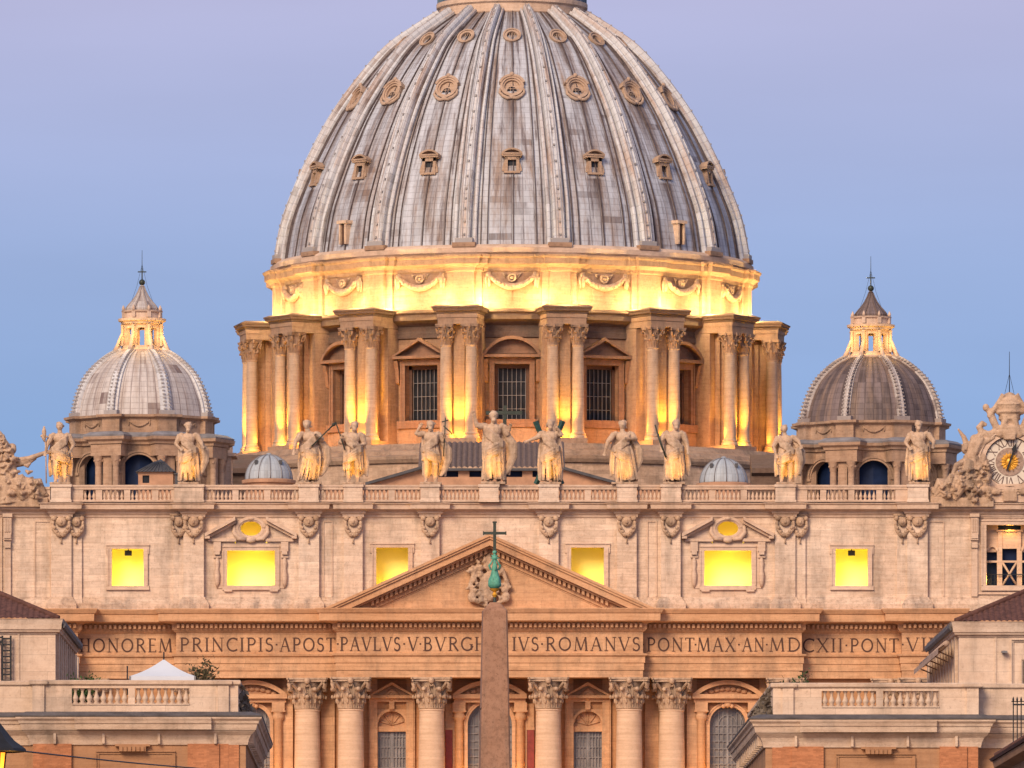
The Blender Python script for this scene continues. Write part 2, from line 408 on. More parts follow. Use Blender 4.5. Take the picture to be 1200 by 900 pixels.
# ================================================================== shared carved pieces
def capital_mb(r,h,tiers=2,nleaf=8,square=False):
    """Corinthian capital, base at z=0, bottom radius r"""
    b=MB(); b.smooth=True
    b.lathe([(r*1.02,0),(r*1.10,.03*h),(r*1.0,.06*h),(r*1.0,.4*h),(r*1.1,.7*h),(r*1.32,.86*h)],n=16)
    for t in range(tiers):
        for k in range(nleaf):
            a=2*PI*(k+.5*t)/nleaf; b.xf=Matrix.Rotation(a,4,'Z')
            lh=(.42 if t==0 else .68)*h; w=r*.30
            q_=1.0 if t==0 else 1.1; pts=[(-r*1.03,.04*h),(-r*1.10*q_,lh*.55),(-r*1.2*q_,lh*.84),(-r*1.44*q_,lh*1.0),(-r*1.56*q_,lh*.86)]
            wid=[w*.8,w*1.1,w*1.05,w*.8,w*.35]
            v=[];f=[]
            for (y,z),ww in zip(pts,wid): v+= [(-ww,y+.10*r,z),(-ww*.5,y-.03*r,z),(0,y+.03*r,z),(ww*.5,y-.03*r,z),(ww,y+.10*r,z)]
            n0=len(v); v+=[(x,y+.16*r,z-.02*h) for x,y,z in v]
            for i in range(4):
                for j in range(4):
                    q=i*5+j; f+=[(q,q+1,q+6,q+5),(n0+q+5,n0+q+6,n0+q+1,n0+q)]
                f+=[(i*5,i*5+5,n0+i*5+5,n0+i*5),(i*5+4,n0+i*5+4,n0+i*5+9,i*5+9)]
            f+=[(20,21,n0+21,n0+20),(21,22,n0+22,n0+21),(22,23,n0+23,n0+22),(23,24,n0+24,n0+23)]
            b.add(v,f); b.ball((0,-r*1.5*q_,lh*.93),(.20*r,.13*r,.07*h),7,5)
            for sx_ in (-1,1): b.ball((sx_*w*.85,-r*1.16*q_,lh*.62),(.10*r,.10*r,.09*h),6,4)
    for k in range(4):
        b.xf=Matrix.Rotation(PI/4+k*PI/2,4,'Z')
        b.tube([(0,-r*1.05,.5*h),(0,-r*1.38,.70*h),(0,-r*1.86,.85*h),(0,-r*2.08,.79*h),(0,-r*2.0,.67*h),(0,-r*1.8,.70*h)],[.1*r,.15*r,.18*r,.2*r,.16*r,.1*r],6)
        b.xf=Matrix.Rotation(k*PI/2,4,'Z')
        for s_ in (-1,1):
            b.tube([(s_*.1*r,-r*1.08,.5*h),(s_*.25*r,-r*1.28,.72*h),(s_*.12*r,-r*1.42,.8*h),(s_*.05*r,-r*1.36,.72*h)],.09*r,5)
        b.ball((0,-r*1.50,.9*h),(.26*r,.18*r,.11*h),8,5)
    b.xf=None; b.smooth=False
    e=r*1.60; c=r*1.34
    pl=[]
    for k in range(4):
        a=k*PI/2
        for (x,y) in ((-e,-e*.92),(-e*.5,-c*1.02),(e*.5,-c*1.02),(e,-e*.92)):
            pl.append((x*math.cos(a)-y*math.sin(a),x*math.sin(a)+y*math.cos(a)))
    b.prism(pl,.87*h,.94*h,'xy'); b.prism([(x*1.05,y*1.05) for x,y in pl],.94*h,h,'xy')
    return b
def baluster_prof(h,r):
    return [(r*.95,0),(r*.95,.08*h),(r*.6,.11*h),(r*.62,.16*h),(r*1.0,.30*h),(r*.95,.38*h),(r*.5,.62*h),(r*.38,.76*h),(r*.5,.80*h),(r*.42,.84*h),(r*.7,.91*h),(r*.7,h)]
def dbaluster_prof(h,r):
    half=[(r*.9,0),(r*.9,.06*h),(r*.45,.10*h),(r*.95,.27*h),(r*.85,.34*h),(r*.42,.46*h),(r*.6,.5*h)]
    return half+[(q,h-z) for q,z in reversed(half[:-1])]
def mould(mb,x0,x1,y,prof):
    """straight moulding along x standing out towards -y from plane y"""
    mb.sweep([(x0,y),(x1,y)],prof)
def frame_rect(mb,x0,x1,z0,z1,w,y0,y1,ears=0):
    mb.box(x0-w,x0,y0,y1,z0,z1); mb.box(x1,x1+w,y0,y1,z0,z1)
    mb.box(x0-w-ears,x1+w+ears,y0-.004,y1,z1,z1+w); mb.box(x0-w-ears,x1+w+ears,y0-.004,y1,z0-w,z0)
    if ears:
        for s_ in (x0-w-ears,x1+w): mb.box(s_,s_+ears,y0-.002,y1,z1-1.2*w,z1)
    q=w*.28                                         # raised outer fillet
    mb.box(x0-w,x0-w+q,y0-.09,y0,z0,z1); mb.box(x1+w-q,x1+w,y0-.09,y0,z0,z1)
    mb.box(x0-w-ears,x1+w+ears,y0-.10,y0-.004,z1+w-q,z1+w); mb.box(x0-w-ears,x1+w+ears,y0-.10,y0-.004,z0-w,z0-w+q)
def arch_plate(mb,x0,x1,zs,z1,y0,y1,n=14,frame=0.0):
    """fills the corners above a round arch that springs at zs inside the rectangle up to z1"""
    c=(x0+x1)/2; r=(x1-x0)/2
    for s_ in (-1,1):
        poly=[(c+s_*r,z1)]
        poly=[(c+s_*r,zs)]+[(c+s_*r*math.cos(PI/2*k/n),zs+r*math.sin(PI/2*k/n)) for k in range(1,n+1)]
        poly+= [(c,z1)] if z1>zs+r+1e-4 else []
        poly+=[(c+s_*r,z1)]
        for k in range(1,len(poly)-2):
            a,b_,c_=poly[-1],poly[k],poly[k+1]
        # fan from the outer corner
        P=poly[:-1]; co=poly[-1]
        for k in range(len(P)-1):
            tri=[co,P[k],P[k+1]]
            mb.add([(p[0],y0,p[1]) for p in tri],[(0,1,2)])
            mb.add([(P[k][0],y0,P[k][1]),(P[k][0],y1,P[k][1]),(P[k+1][0],y1,P[k+1][1]),(P[k+1][0],y0,P[k+1][1])],[(0,1,2,3)])
def arch_ring(mb,c,zs,r0,r1,y0,y1,n=20,a0=0,a1=PI):
    for k in range(n):
        t0=a0+(a1-a0)*k/n; t1=a0+(a1-a0)*(k+1)/n
        mb.prism([(c+r0*math.cos(t0),zs+r0*math.sin(t0)),(c+r1*math.cos(t0),zs+r1*math.sin(t0)),(c+r1*math.cos(t1),zs+r1*math.sin(t1)),(c+r0*math.cos(t1),zs+r0*math.sin(t1))],y0,y1)
def tri_pediment(mb,c,hw,z0,z1,y0,th,proj):
    """small triangular pediment on plane y0, standing out proj"""
    mb.box(c-hw,c+hw,y0-proj,y0,z0,z0+th)
    k=(z1-z0)/hw
    mb.prism([(c-hw,z0+th),(c-hw+th*1.2,z0+th),(c,z1-th*1.1),(c,z1)],y0-proj*1.02,y0)
    mb.prism([(c+hw,z0+th),(c+hw-th*1.2,z0+th),(c,z1-th*1.1),(c,z1)],y0-proj*1.021,y0)
    mb.prism([(c-hw+th,z0+th),(c+hw-th,z0+th),(c,z1-th)],y0-proj*.25,y0)
def seg_pediment(mb,c,hw,z0,z1,y0,th,proj):
    mb.box(c-hw,c+hw,y0-proj,y0,z0,z0+th)
    h=z1-z0-th; R_=(hw*hw+h*h)/(2*h); cz=z1-R_; a=math.asin(min(1,hw/R_))
    arch_ring(mb,c,cz,R_-th,R_,y0-proj*1.02,y0,18,PI/2-a,PI/2+a)
    poly=[(c+(R_-th*.6)*math.sin(t),cz+(R_-th*.6)*math.cos(t)) for t in [a*.93*(1-2*i/14) for i in range(15)]]
    mb.prism(poly,y0-proj*.25,y0)
def swag(mb,x0,x1,z,sag,y,r,n=9,bead=True):
    pts=[]
    for i in range(n+1):
        t=i/n; pts.append((x0+(x1-x0)*t,y-.3*r,z-sag*(1-(2*t-1)**2)))
    mb.tube(pts,[r*(.6+.5*(1-abs(2*i/n-1))) for i in range(n+1)],6)
    if bead:
        for i in range(1,n): mb.ball((pts[i][0]+random.uniform(-.3,.3)*r,pts[i][1]-r*.6,pts[i][2]),r*.62,6,4)
    for x in (x0,x1): mb.tube([(x,y-.2*r,z+r),(x+.1*r,y-.3*r,z-sag*.6),(x,y-.2*r,z-sag*1.0)],[r*.5,r*.6,r*.3],5)

# ================================================================== the basilica
bas=thing('basilica','huge stone basilica with three lead domes, golden floodlights and columned front','church',(0,0,6.0))

# -------- entablature with its breaks
P=[(-690,2.2),(-536,2.2),(-536,-1.6),(-482,-1.6),(-482,.4),(-367,.4),(-367,-1.4),(-179,-1.4),(-179,-2.8),(179,-2.8),(179,-1.4),(365,-1.4),(365,.4),(482,.4),(482,-1.6),(536,-1.6),(536,2.2),(690,2.2)]
EP=[(fx(a),b) for a,b in P]
def frieze_y(off):
    for i in range(len(P)-1):
        if P[i][0]<=off<=P[i+1][0] and P[i][0]<P[i+1][0]: return P[i][1]
    return 2.2
e=MB(); z=fz
prof=[(-4.2,z(795)),(0,z(795)),(0,z(787)),(.10,z(786.6)),(.10,z(778.5)),(.20,z(778)),(.20,z(771)),(.42,z(769.5)),(.46,z(767.5)),(.08,z(767)),(.0,z(766.5)),(.0,z(742.5)),(.18,z(741)),(.30,z(739.5)),(.34,z(739)),(-4.2,z(739))]
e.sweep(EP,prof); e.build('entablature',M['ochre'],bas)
c=MB()
prof=[(-3,z(739.2)),(.36,z(739)),(.40,z(737)),(.40,z(732.5)),(.62,z(731.5)),(1.25,z(730.2)),(1.62,z(729.8)),(1.66,z(729)),(1.68,z(721)),(1.80,z(720.4)),(1.92,z(718)),(2.02,z(716)),(2.02,z(715)),(-1.2,z(713.6)),(-3,z(713.5))]
c.sweep(EP,prof)
for i in range(len(EP)-1):
    (x0,y0),(x1,y1)=EP[i],EP[i+1]
    if abs(y1-y0)>1e-6 or x1<=x0: continue
    k=int((x1-x0)/.46)
    for j in range(k):
        xx=x0+(j+.5)*(x1-x0)/k; c.box(xx-.13,xx+.13,y0-.86,y0-.38,z(737),z(732.2))
c.build('main_cornice',M['ochretrim'],bas)

# -------- lettering of the frieze
T_,t_=.13,.06
def arc(cx,cy,rx,ry,a0,a1,n=14): return [(cx+rx*math.cos(rad(a0+(a1-a0)*i/n)),cy+ry*math.sin(rad(a0+(a1-a0)*i/n))) for i in range(n+1)]
def st(x): return [([(x,0),(x,1)],T_),([(x-.15,.02),(x+.15,.02)],.045),([(x-.15,.98),(x+.15,.98)],.045)]
GL={'I':(.34,st(.17)),
 'H':(.86,st(.17)+st(.69)+[([(.17,.5),(.69,.5)],t_)]),
 'O':(.98,[(arc(.49,.5,.40,.45,0,360,26),.12)]),
 'N':(.92,[([(.16,0),(.16,1)],t_),([(.76,0),(.76,1)],t_),([(.13,1),(.78,0)],T_),([(.02,.02),(.30,.02)],.045),([(.62,.98),(.90,.98)],.045)]),
 'R':(.80,st(.17)+[([(.17,.97)]+arc(.34,.745,.26,.225,90,-90)+[(.17,.52)],.10),([(.36,.52),(.74,0)],T_)]),
 'E':(.66,st(.17)+[([(.17,.97),(.58,.97)],t_),([(.17,.52),(.52,.52)],t_),([(.17,.03),(.60,.03)],t_),([(.58,1),(.56,.86)],t_),([(.60,0),(.62,.16)],t_)]),
 'M':(1.10,[([(.14,0),(.22,1)],t_),([(.22,1),(.55,.05)],T_),([(.55,.05),(.88,1)],t_),([(.88,1),(.96,0)],T_),([(.03,.02),(.26,.02)],.045),([(.84,.02),(1.07,.02)],.045)]),
 'P':(.72,st(.17)+[([(.17,.97)]+arc(.36,.73,.26,.24,90,-90)+[(.22,.49)],.10)]),
 'C':(.84,[(arc(.52,.5,.42,.46,48,312,20),.12),([(.80,.98),(.80,.78)],.05)]),
 'S':(.62,[(arc(.31,.735,.20,.225,40,262,10)+arc(.31,.27,.22,.25,82,-140,12),.12),([(.47,.98),(.49,.80)],.05),([(.10,.02),(.08,.22)],.05)]),
 'A':(.88,[([(.10,0),(.44,1)],t_),([(.44,1),(.78,0)],T_),([(.24,.36),(.66,.36)],.06),([(.0,.02),(.22,.02)],.045),([(.66,.02),(.90,.02)],.045)]),
 'T':(.76,[([(.38,0),(.38,1)],T_),([(.03,.97),(.73,.97)],t_),([(.04,.98),(.06,.82)],.06),([(.72,.98),(.70,.82)],.06),([(.24,.02),(.52,.02)],.045)]),
 'V':(.86,[([(.08,1),(.44,0)],T_),([(.44,0),(.78,1)],t_),([(-.02,.98),(.22,.98)],.045),([(.66,.98),(.90,.98)],.045)]),
 'L':(.66,st(.17)+[([(.17,.03),(.60,.03)],t_),([(.60,0),(.63,.18)],t_)]),
 'B':(.74,st(.17)+[([(.17,.97)]+arc(.34,.755,.21,.215,90,-90)+[(.17,.54)],.095),([(.17,.54)]+arc(.36,.285,.26,.255,90,-90)+[(.17,.03)],.10)]),
 'G':(.90,[(arc(.50,.5,.42,.46,50,345,20),.12),([(.80,.48),(.80,.08)],T_),([(.66,.47),(.92,.47)],.05),([(.78,.98),(.78,.80)],.05)]),
 'X':(.84,[([(.10,1),(.74,0)],T_),([(.74,1),(.08,0)],t_),([(.0,.98),(.24,.98)],.045),([(.62,.98),(.84,.98)],.045),([(-.02,.02),(.22,.02)],.045),([(.62,.02),(.86,.02)],.045)]),
 'D':(.92,st(.17)+[([(.17,.97)]+arc(.36,.5,.46,.47,90,-90,16)+[(.17,.03)],.11)]),
 '.':(.30,[([(.15,.44),(.15,.56)],.13)])}
def stroke(mb,pts,w,place):
    """flat ribbon of width w through 2-D pts"""
    n=len(pts); L=[];R_=[]
    for i,p in enumerate(pts):
        a=pts[max(i-1,0)]; b_=pts[min(i+1,n-1)]; dx,dy=b_[0]-a[0],b_[1]-a[1]; l=math.hypot(dx,dy) or 1
        L.append((p[0]-dy/l*w/2,p[1]+dx/l*w/2)); R_.append((p[0]+dy/l*w/2,p[1]-dx/l*w/2))
    v=[place(*p) for p in L]+[place(*p) for p in R_]
    mb.add(v,[(i,n+i,n+i+1,i+1) for i in range(n-1)])
def write(mb,text,px0,px1,z0,h):
    """text filling the span px0..px1 (offsets off the axis are px-574) on the frieze"""
    ws=[GL[ch][0] for ch in text]; g_=.14
    tot=sum(ws)+g_*(len(text)-1); sxp=(px1-px0)/tot; x=px0
    hw=h*12
    for ch,w in zip(text,ws):
        for k,(pts,tw) in enumerate(GL[ch][1]):
            off=x-574+w*sxp/2
            Y=frieze_y(off)-.03-.006*(k%5)
            asp=sxp/hw
            tw2=tw*1.0
            stroke(mb,[(fx(x-574+p[0]*sxp),z0+p[1]*h) for p in pts],tw2*h*.95,lambda a,b_,Y=Y:(a,Y,b_))
        x+=(w+g_)*sxp
zb=fz(764.2); hh=16.2/12
WORDS=(("HONOREM",93,202),("PRINCIPIS",211,321),("APOST",328,393.5),("PAVLVS",399,470),("V",478,490.5),("BVRGHES",496,594),("IVS",600,631.5),("ROMANVS",639,750),("PONT",757.5,813.5),("MAX",816,861.5),("AN",869,895.5),("MDCXII",900.5,988),("PONT",996,1053.5),("VII",1061,1093))
DOTS=(206.5,324.5,396.5,474,493,None,635,753.5,814.7,865.5,898,992,1057,None)
for (txt,a,b_),d in zip(WORDS,DOTS):
    ins=MB(); write(ins,txt,a,b_,zb,hh)
    ins.build('inscription',M['ink'],bas)
    if d: ins=MB(); write(ins,".",d-1.8,d+1.8,zb,hh); ins.build('inscription_dot',M['ink'],bas)

# -------- pediment
pd=MB(); hw=194.0; s_=(716-628.5)/hw; Yp=-2.8
def band(t0,t1,ya,yb,mb):
    for sg in (-1,1):
        x0=(716-628.5-t0)/s_; x1=(716-628.5-t1)/s_
        mb.prism([(fx(0),fz(628.5+t0)),(fx(sg*x0),fz(716)),(fx(sg*x1),fz(716)),(fx(0),fz(628.5+t1))],ya,yb+ (0.002 if sg>0 else 0))
band(0,3.2,Yp-2.05,-.3,pd); band(3.2,6,Yp-1.9,Yp+.5,pd); band(6,13.5,Yp-1.7,Yp+.5,pd); band(13.5,16,Yp-1.1,Yp+.5,pd); band(16,22.5,Yp-.42,Yp+.5,pd); band(22.5,26,Yp-.3,Yp+.5,pd); band(26,28,Yp-.12,Yp+.5,pd)
for sg in (-1,1):
    k=0
    while True:
        xo=3+k*5.5; k+=1
        if xo>140: break
        yt=628.5+16+xo*s_
        x0,x1=fx(sg*xo),fx(sg*(xo+3.1)); d=3.1*s_/12
        pd.prism([(x0,fz(yt)),(x1,fz(yt)-d),(x1,fz(yt+5.2)-d),(x0,fz(yt+5.2))],Yp-.85,Yp-.41)
pd.build('pediment',M['ochretrim'],bas)
ty=MB(); ty.prism([(fx(-136),fz(716.5)),(fx(136),fz(716.5)),(fx(0),fz(655))],Yp-.05,Yp+.45); ty.build('tympanum',M['ochre'],bas)
# coat of arms in relief on the tympanum
rl=MB(); random.seed(5)
def rp(px,py,d=0): return (PX(px,-3.2),Yp-.35-d,PZ(py,-3.2))
rl.ball(rp(573,688,.2),(1.0,.5,1.5)); rl.ball(rp(573,661,.1),(.55,.45,.75)); rl.ball(rp(573,652,.1),(.25,.25,.35))
for k in range(70):
    a=random.uniform(0,2*PI); rr=random.uniform(.5,1.0); px=573+rr*25*math.cos(a); py=684+rr*31*math.sin(a)
    if py>713 or py<655+abs(px-573)*.46: continue
    q=rp(px,py,random.uniform(0,.3)); a2=random.uniform(0,PI); L_=random.uniform(.3,.7)
    rl.tube([q,(q[0]+L_*.5*math.cos(a2),q[1]-.25,q[2]+L_*.5*math.sin(a2)),(q[0]+L_*math.cos(a2+.7),q[1]-.05,q[2]+L_*math.sin(a2+.7))],[.16,.2,.1],6)
for sg in (-1,1):
    rl.tube([rp(573+sg*4,664),rp(573+sg*16,668,.3),rp(573+sg*22,685,.2),rp(573+sg*17,704,.3),rp(573+sg*4,710)],[.2,.26,.24,.26,.16],6)
    rl.ball(rp(573+sg*20,700,.2),(.45,.4,.55)); rl.ball(rp(573+sg*18,692,.3),.28)
obj('coat_of_arms',remesh(rl,.085,1),bas).data.materials.append(M['relief'])

# -------- attic storey wall with the openings of the lit niches
AY=.3
mp=lambda u,z_,d:(u,AY+d,z_)
SM=[(-424.5,18.6),(424.2,18.9)]; CE=[(-114.5,18.7),(114.5,19.2)]; LG=[(-280,28),(279,27.5)]
holes=[]
for o_,h_ in SM: holes.append((fx(o_-h_),fx(o_+h_),fz(686.2),fz(643)))
for o_,h_ in CE: holes.append((fx(o_-h_),fx(o_+h_),fz(703),fz(641.5)))
for o_,h_ in LG: holes+= [(fx(o_-h_),fx(o_+h_),fz(685.7),fz(645)),(fx(o_-19),fx(o_+19),fz(636.5),fz(606.8))]
bell=[(fx(-638),fx(-582),fz(686),fz(615)),(fx(582),fx(638),fz(686),fz(615))]
holes+=bell
w=MB(); w.wall(fx(-690),fx(690),fz(716),fz(600),holes,mp,.55,6)
aw=w.build('attic_wall',M['attic'],bas)
bk=MB(); bk.box(fx(-690),fx(690),4.5,60,6,fz(590)); bk.build('nave_block',M['attic'],bas)
# plinth courses and attic cornice with its breaks over the pilasters
PIL=[(-502,12,1),(-347,12,-1),(-212,12,0),(-160,11,0),(-70,11,0),(69,11.5,0),(160.5,11.5,0),(212,11.5,0),(346,12,1),(501,12,-1)]
pa=[fx(-690)]; path=[(fx(-690),AY)]
for o_,h_,sd in PIL:
    path+=[(fx(o_-h_),AY),(fx(o_-h_),AY-.6),(fx(o_+h_),AY-.6),(fx(o_+h_),AY)]
path.append((fx(690),AY))
b2=MB(); b2.sweep(path,[(0,fz(716)),(.5,fz(716)),(.5,fz(708)),(.42,fz(707)),(.30,fz(704)),(.16,fz(702)),(.12,fz(700)),(0,fz(699.5))]); b2.build('attic_plinth',M['plinth'],bas)
c2=MB(); c2.sweep(path,[(0,fz(607)),(.12,fz(606)),(.14,fz(603)),(.30,fz(602)),(.34,fz(600)),(.55,fz(598)),(.60,fz(597.4)),(.98,fz(597.2)),(1.0,fz(596.8)),(1.04,fz(592.2)),(1.2,fz(591)),(1.22,fz(590.2)),(0,fz(588.5)),(-1.6,fz(588)),(-1.6,fz(597))]); c2.build('attic_cornice',M['trim'],bas)
# pilasters, each with its carved head capital
def head_capital(mb,o_,wd,y):
    cx=fx(o_); W=wd/12
    mb.box(cx-W*1.08,cx+W*1.08,y-.12,y,fz(604.6),fz(602.2))
    mb.ball((cx,y-.18,fz(611.5)),(W*.55,.30,.50)); mb.ball((cx,y-.42,fz(612)),(.16,.16,.22))
    for sg in (-1,1):
        mb.ball((cx+sg*W*.72,y-.14,fz(607.5)),(W*.3,.25,.28)); mb.ball((cx+sg*W*.8,y-.12,fz(613.5)),(W*.18,.2,.3))
        mb.tube([(cx+sg*W*.85,y-.12,fz(614)),(cx+sg*W*.72,y-.2,fz(621)),(cx+sg*W*.28,y-.25,fz(626.5)),(cx,y-.28,fz(628))],[.15,.2,.24,.24],6)
    for k in range(7): mb.ball((cx+W*.62*(k-3)/3,y-.36,fz(619+8*(1-((k-3)/3)**2))),.17,6,5)
    mb.tube([(cx,y-.2,fz(628)),(cx,y-.12,fz(634)),(cx,y-.14,fz(637))],[.12,.05,.12],5)
for o_,h_,sd in PIL:
    p=MB(); x0,x1=fx(o_-h_),fx(o_+h_)
    p.box(x0,x1,AY-.6,AY-.002,fz(702),fz(604))
    p.box(x0-.14,x1+.14,AY-.8,AY,fz(713),fz(706.5)); p.box(x0-.3,x1+.3,AY-1.0,AY,fz(715.6),fz(713)); p.box(x0-.05,x1+.05,AY-.68,AY,fz(706.5),fz(702))
    if sd:
        a,b_=sorted((o_+sd*h_,o_+sd*(h_+12)))
        p.box(fx(a),fx(b_),AY-.28,AY-.001,fz(714),fz(604)); p.box(fx(a),fx(b_)+.05,AY-.44,AY,fz(714),fz(702))
    po=p.build('pilaster',M['attic'],bas)
    h=MB(); h.smooth=True; head_capital(h,o_,h_,AY-.6)
    if sd: head_capital(h,o_+sd*(h_+5.5),h_*.8,AY-.3)
    h.build('capital',M['relief'],po)
# flat panel strips at the outer bays
for o_,h_ in ((-524,10),(523,10),(-190,6),(190,6)):
    p=MB()
    for a,b_ in ((o_-h_,o_-h_+1.6),(o_+h_-1.6,o_+h_)): p.box(fx(a),fx(b_),AY-.10,AY,fz(699),fz(610))
    p.box(fx(o_-h_),fx(o_+h_),AY-.104,AY,fz(611.6),fz(610)); p.build('wall_panel',M['trim'],bas)
for o_ in (-565,568):
    p=MB(); p.box(fx(o_-3.6),fx(o_+3.6),AY-.30,AY,fz(699),fz(633)); p.box(fx(o_-4.5),fx(o_+4.5),AY-.55,AY,fz(633),fz(603))
    p.box(fx(o_-5.6),fx(o_+5.6),AY-.7,AY,fz(606),fz(602)); p.box(fx(o_-4),fx(o_+4),AY-.66,AY,fz(631),fz(626)); p.box(fx(o_-3.6),fx(o_+3.6),AY-.5,AY,fz(642),fz(636))
    for k in range(3): p.box(fx(o_-3+k*2.2),fx(o_-1.8+k*2.2),AY-.63,AY-.54,fz(624),fz(608))
    p.build('console_strip',M['trim'],bas)
# lit niches behind the openings
def niche(x0,x1,z0,z1,name,box=None,watt=220,pedim=False):
    n=MB(); a,b_,y0,y1=x0-.5,x1+.5,AY+.56,AY+2.3; za,zb_=z0-.9,z1+.35
    V=[(a,y0,za),(b_,y0,za),(b_,y1,za),(a,y1,za),(a,y0,zb_),(b_,y0,zb_),(b_,y1,zb_),(a,y1,zb_)]
    n.add(V,[(0,1,2,3),(7,6,5,4),(3,2,6,7),(0,3,7,4),(1,5,6,2)])
    return n
def win_lamp(x0,x1,z0,z1,watt,top=False):
    lamp('niche_lamp',((x0+x1)/2,AY+1.25,z0-.55),watt,(1,.70,.10),kind='AREA',target=((x0+x1)/2,AY+1.5,z1+1),size=((x1-x0)*.8,.4))
for o_,h_ in SM:
    x0,x1,z0,z1=fx(o_-h_),fx(o_+h_),fz(686.2),fz(643)
    f=MB(); frame_rect(f,x0,x1,z0,z1,.42,AY-.16,AY-.001,.14); fo=f.build('niche_window',M['trim'],bas)
    niche(x0,x1,z0,z1,'').build('niche',M['plasteryellow'],fo); win_lamp(x0,x1,z0,z1,360)
    d=MB(); cx=(x0+x1)/2+.02; d.box(cx-.34,cx+.34,AY+.62,AY+1.0,z1-.62,z1-.12); d.box(cx-.05,cx+.05,AY+.7,AY+.9,z1-.12,z1+.3); d.build('floodlight',M['iron'],fo)
for o_,h_ in CE:
    x0,x1,z0,z1=fx(o_-h_),fx(o_+h_),fz(703),fz(641.5)
    f=MB(); frame_rect(f,x0,x1,z0,z1,.44,AY-.16,AY-.001,.16); fo=f.build('niche_window',M['trim'],bas)
    niche(x0,x1,z0,z1,'').build('niche',M['plasteryellow'],fo); lamp('niche_lamp',((x0+x1)/2,AY+1.0,z0+.2),420,(1,.60,.03),.4)
for o_,h_ in LG:
    x0,x1,z0,z1=fx(o_-h_),fx(o_+h_),fz(685.7),fz(645)
    f=MB(); frame_rect(f,x0,x1,z0,z1,.46,AY-.18,AY-.001,0)
    f.box(x0-1.0,x0-.46,AY-.1,AY-.001,z0-.3,z1+.6); f.box(x1+.46,x1+1.0,AY-.1,AY-.001,z0-.3,z1+.6)
    f.box(x0-.3,x0+.5,AY-.3,AY,z0-.62,z0-.46); f.box(x1-.5,x1+.3,AY-.3,AY,z0-.62,z0-.46)
    fo=f.build('niche_window',M['trim'],bas)
    n=niche(fx(o_-h_),fx(o_+h_),z0,fz(607),''); n.build('niche',M['plasteryellow'],fo)
    win_lamp(x0,x1,z0,fz(607),520); lamp('niche_lamp',((x0+x1)/2,AY+1.0,fz(637.5)),75,(1,.5,.03),.2)
    # broken pediment, oval and hanging consoles
    for sg in (-1,1):
        q=MB(); xa,xb=fx(o_+sg*54),fx(o_+sg*18); za,zb_=fz(629.5),fz(610)
        q.prism([(xa,za),(xa,za+.36),(xb,zb_+.36),(xb,zb_)],AY-1.05,AY-.001); q.prism([(xa,za-.02),(xb,zb_-.02),(xb,zb_-.3),(xa+sg*-.5,za-.02)],AY-.6,AY-.002)
        q.box(min(xa,fx(o_+sg*48)),max(xa,fx(o_+sg*48)),AY-1.0,AY,za-.16,za+.1)
        q.box(min(fx(o_+sg*50),fx(o_+sg*17)),max(fx(o_+sg*50),fx(o_+sg*17)),AY-.34,AY,fz(634.5),fz(631))
        xc=fx(o_+sg*39.5)
        q.box(xc-.36,xc+.36,AY-.42,AY-.001,fz(646),fz(635)); q.box(xc-.26,xc+.26,AY-.55,AY,fz(650),fz(646)); q.box(xc-.36,xc+.36,AY-.3,AY,fz(653.5),fz(651.5))
        q.tube([(xc,AY-.12,fz(653)),(xc,AY-.2,fz(660)),(xc,AY-.16,fz(666)),(xc,AY-.2,fz(674)),(xc,AY-.22,fz(683)),(xc,AY-.1,fz(689))],[.14,.26,.18,.3,.24,.06],7)
        q.build('broken_pediment',M['trim'],fo)
    # oval: plate that fills the square hole round an ellipse, and its carved ring
    ov=MB(); cx,cz=fx(o_),fz(619.3); ax,az=12.8/12,8.6/12; X=(fx(o_-19),fx(o_+19)); Z=(fz(636.5),fz(606.8)); N_=32
    for k in range(N_):
        a0,a1=2*PI*k/N_,2*PI*(k+1)/N_
        def edge(a):
            dx,dz=math.cos(a),math.sin(a); t=min(((X[1]-cx) if dx>0 else (cx-X[0]))/abs(dx) if abs(dx)>1e-6 else 9e9, ((Z[1]-cz) if dz>0 else (cz-Z[0]))/abs(dz) if abs(dz)>1e-6 else 9e9); return (cx+dx*t,cz+dz*t)
        p0,p1=edge(a0),edge(a1); i0,i1=(cx+ax*math.cos(a0),cz+az*math.sin(a0)),(cx+ax*math.cos(a1),cz+az*math.sin(a1))
        ov.add([(i0[0],AY+.02,i0[1]),(p0[0],AY+.02,p0[1]),(p1[0],AY+.02,p1[1]),(i1[0],AY+.02,i1[1])],[(0,1,2,3)])
        ov.add([(i0[0],AY+.02,i0[1]),(i1[0],AY+.02,i1[1]),(i1[0],AY+.57,i1[1]),(i0[0],AY+.57,i0[1])],[(0,1,2,3)])
    for rr,tr,yy in ((1.06,.14,-.14),(1.32,.17,-.2),(1.2,.1,-.28)):
        ov.tube([(cx+ax*rr*math.cos(2*PI*k/N_),AY+yy,cz+(az*rr+.06)*math.sin(2*PI*k/N_)) for k in range(N_+1)],tr,6)
    for sg in (-1,1):
        ov.tube([(cx+sg*.5,AY-.3,fz(632)),(cx+sg*1.2,AY-.35,fz(631)),(cx+sg*1.65,AY-.3,fz(624)),(cx+sg*1.6,AY-.2,fz(616))],[.2,.26,.24,.15],6)
    ov.ball((cx,AY-.3,fz(633)),(.5,.25,.28)); ov.ball((cx,AY-.25,fz(607.5)),(.4,.25,.2))
    ov.build('oval_window',M['trim'],fo)

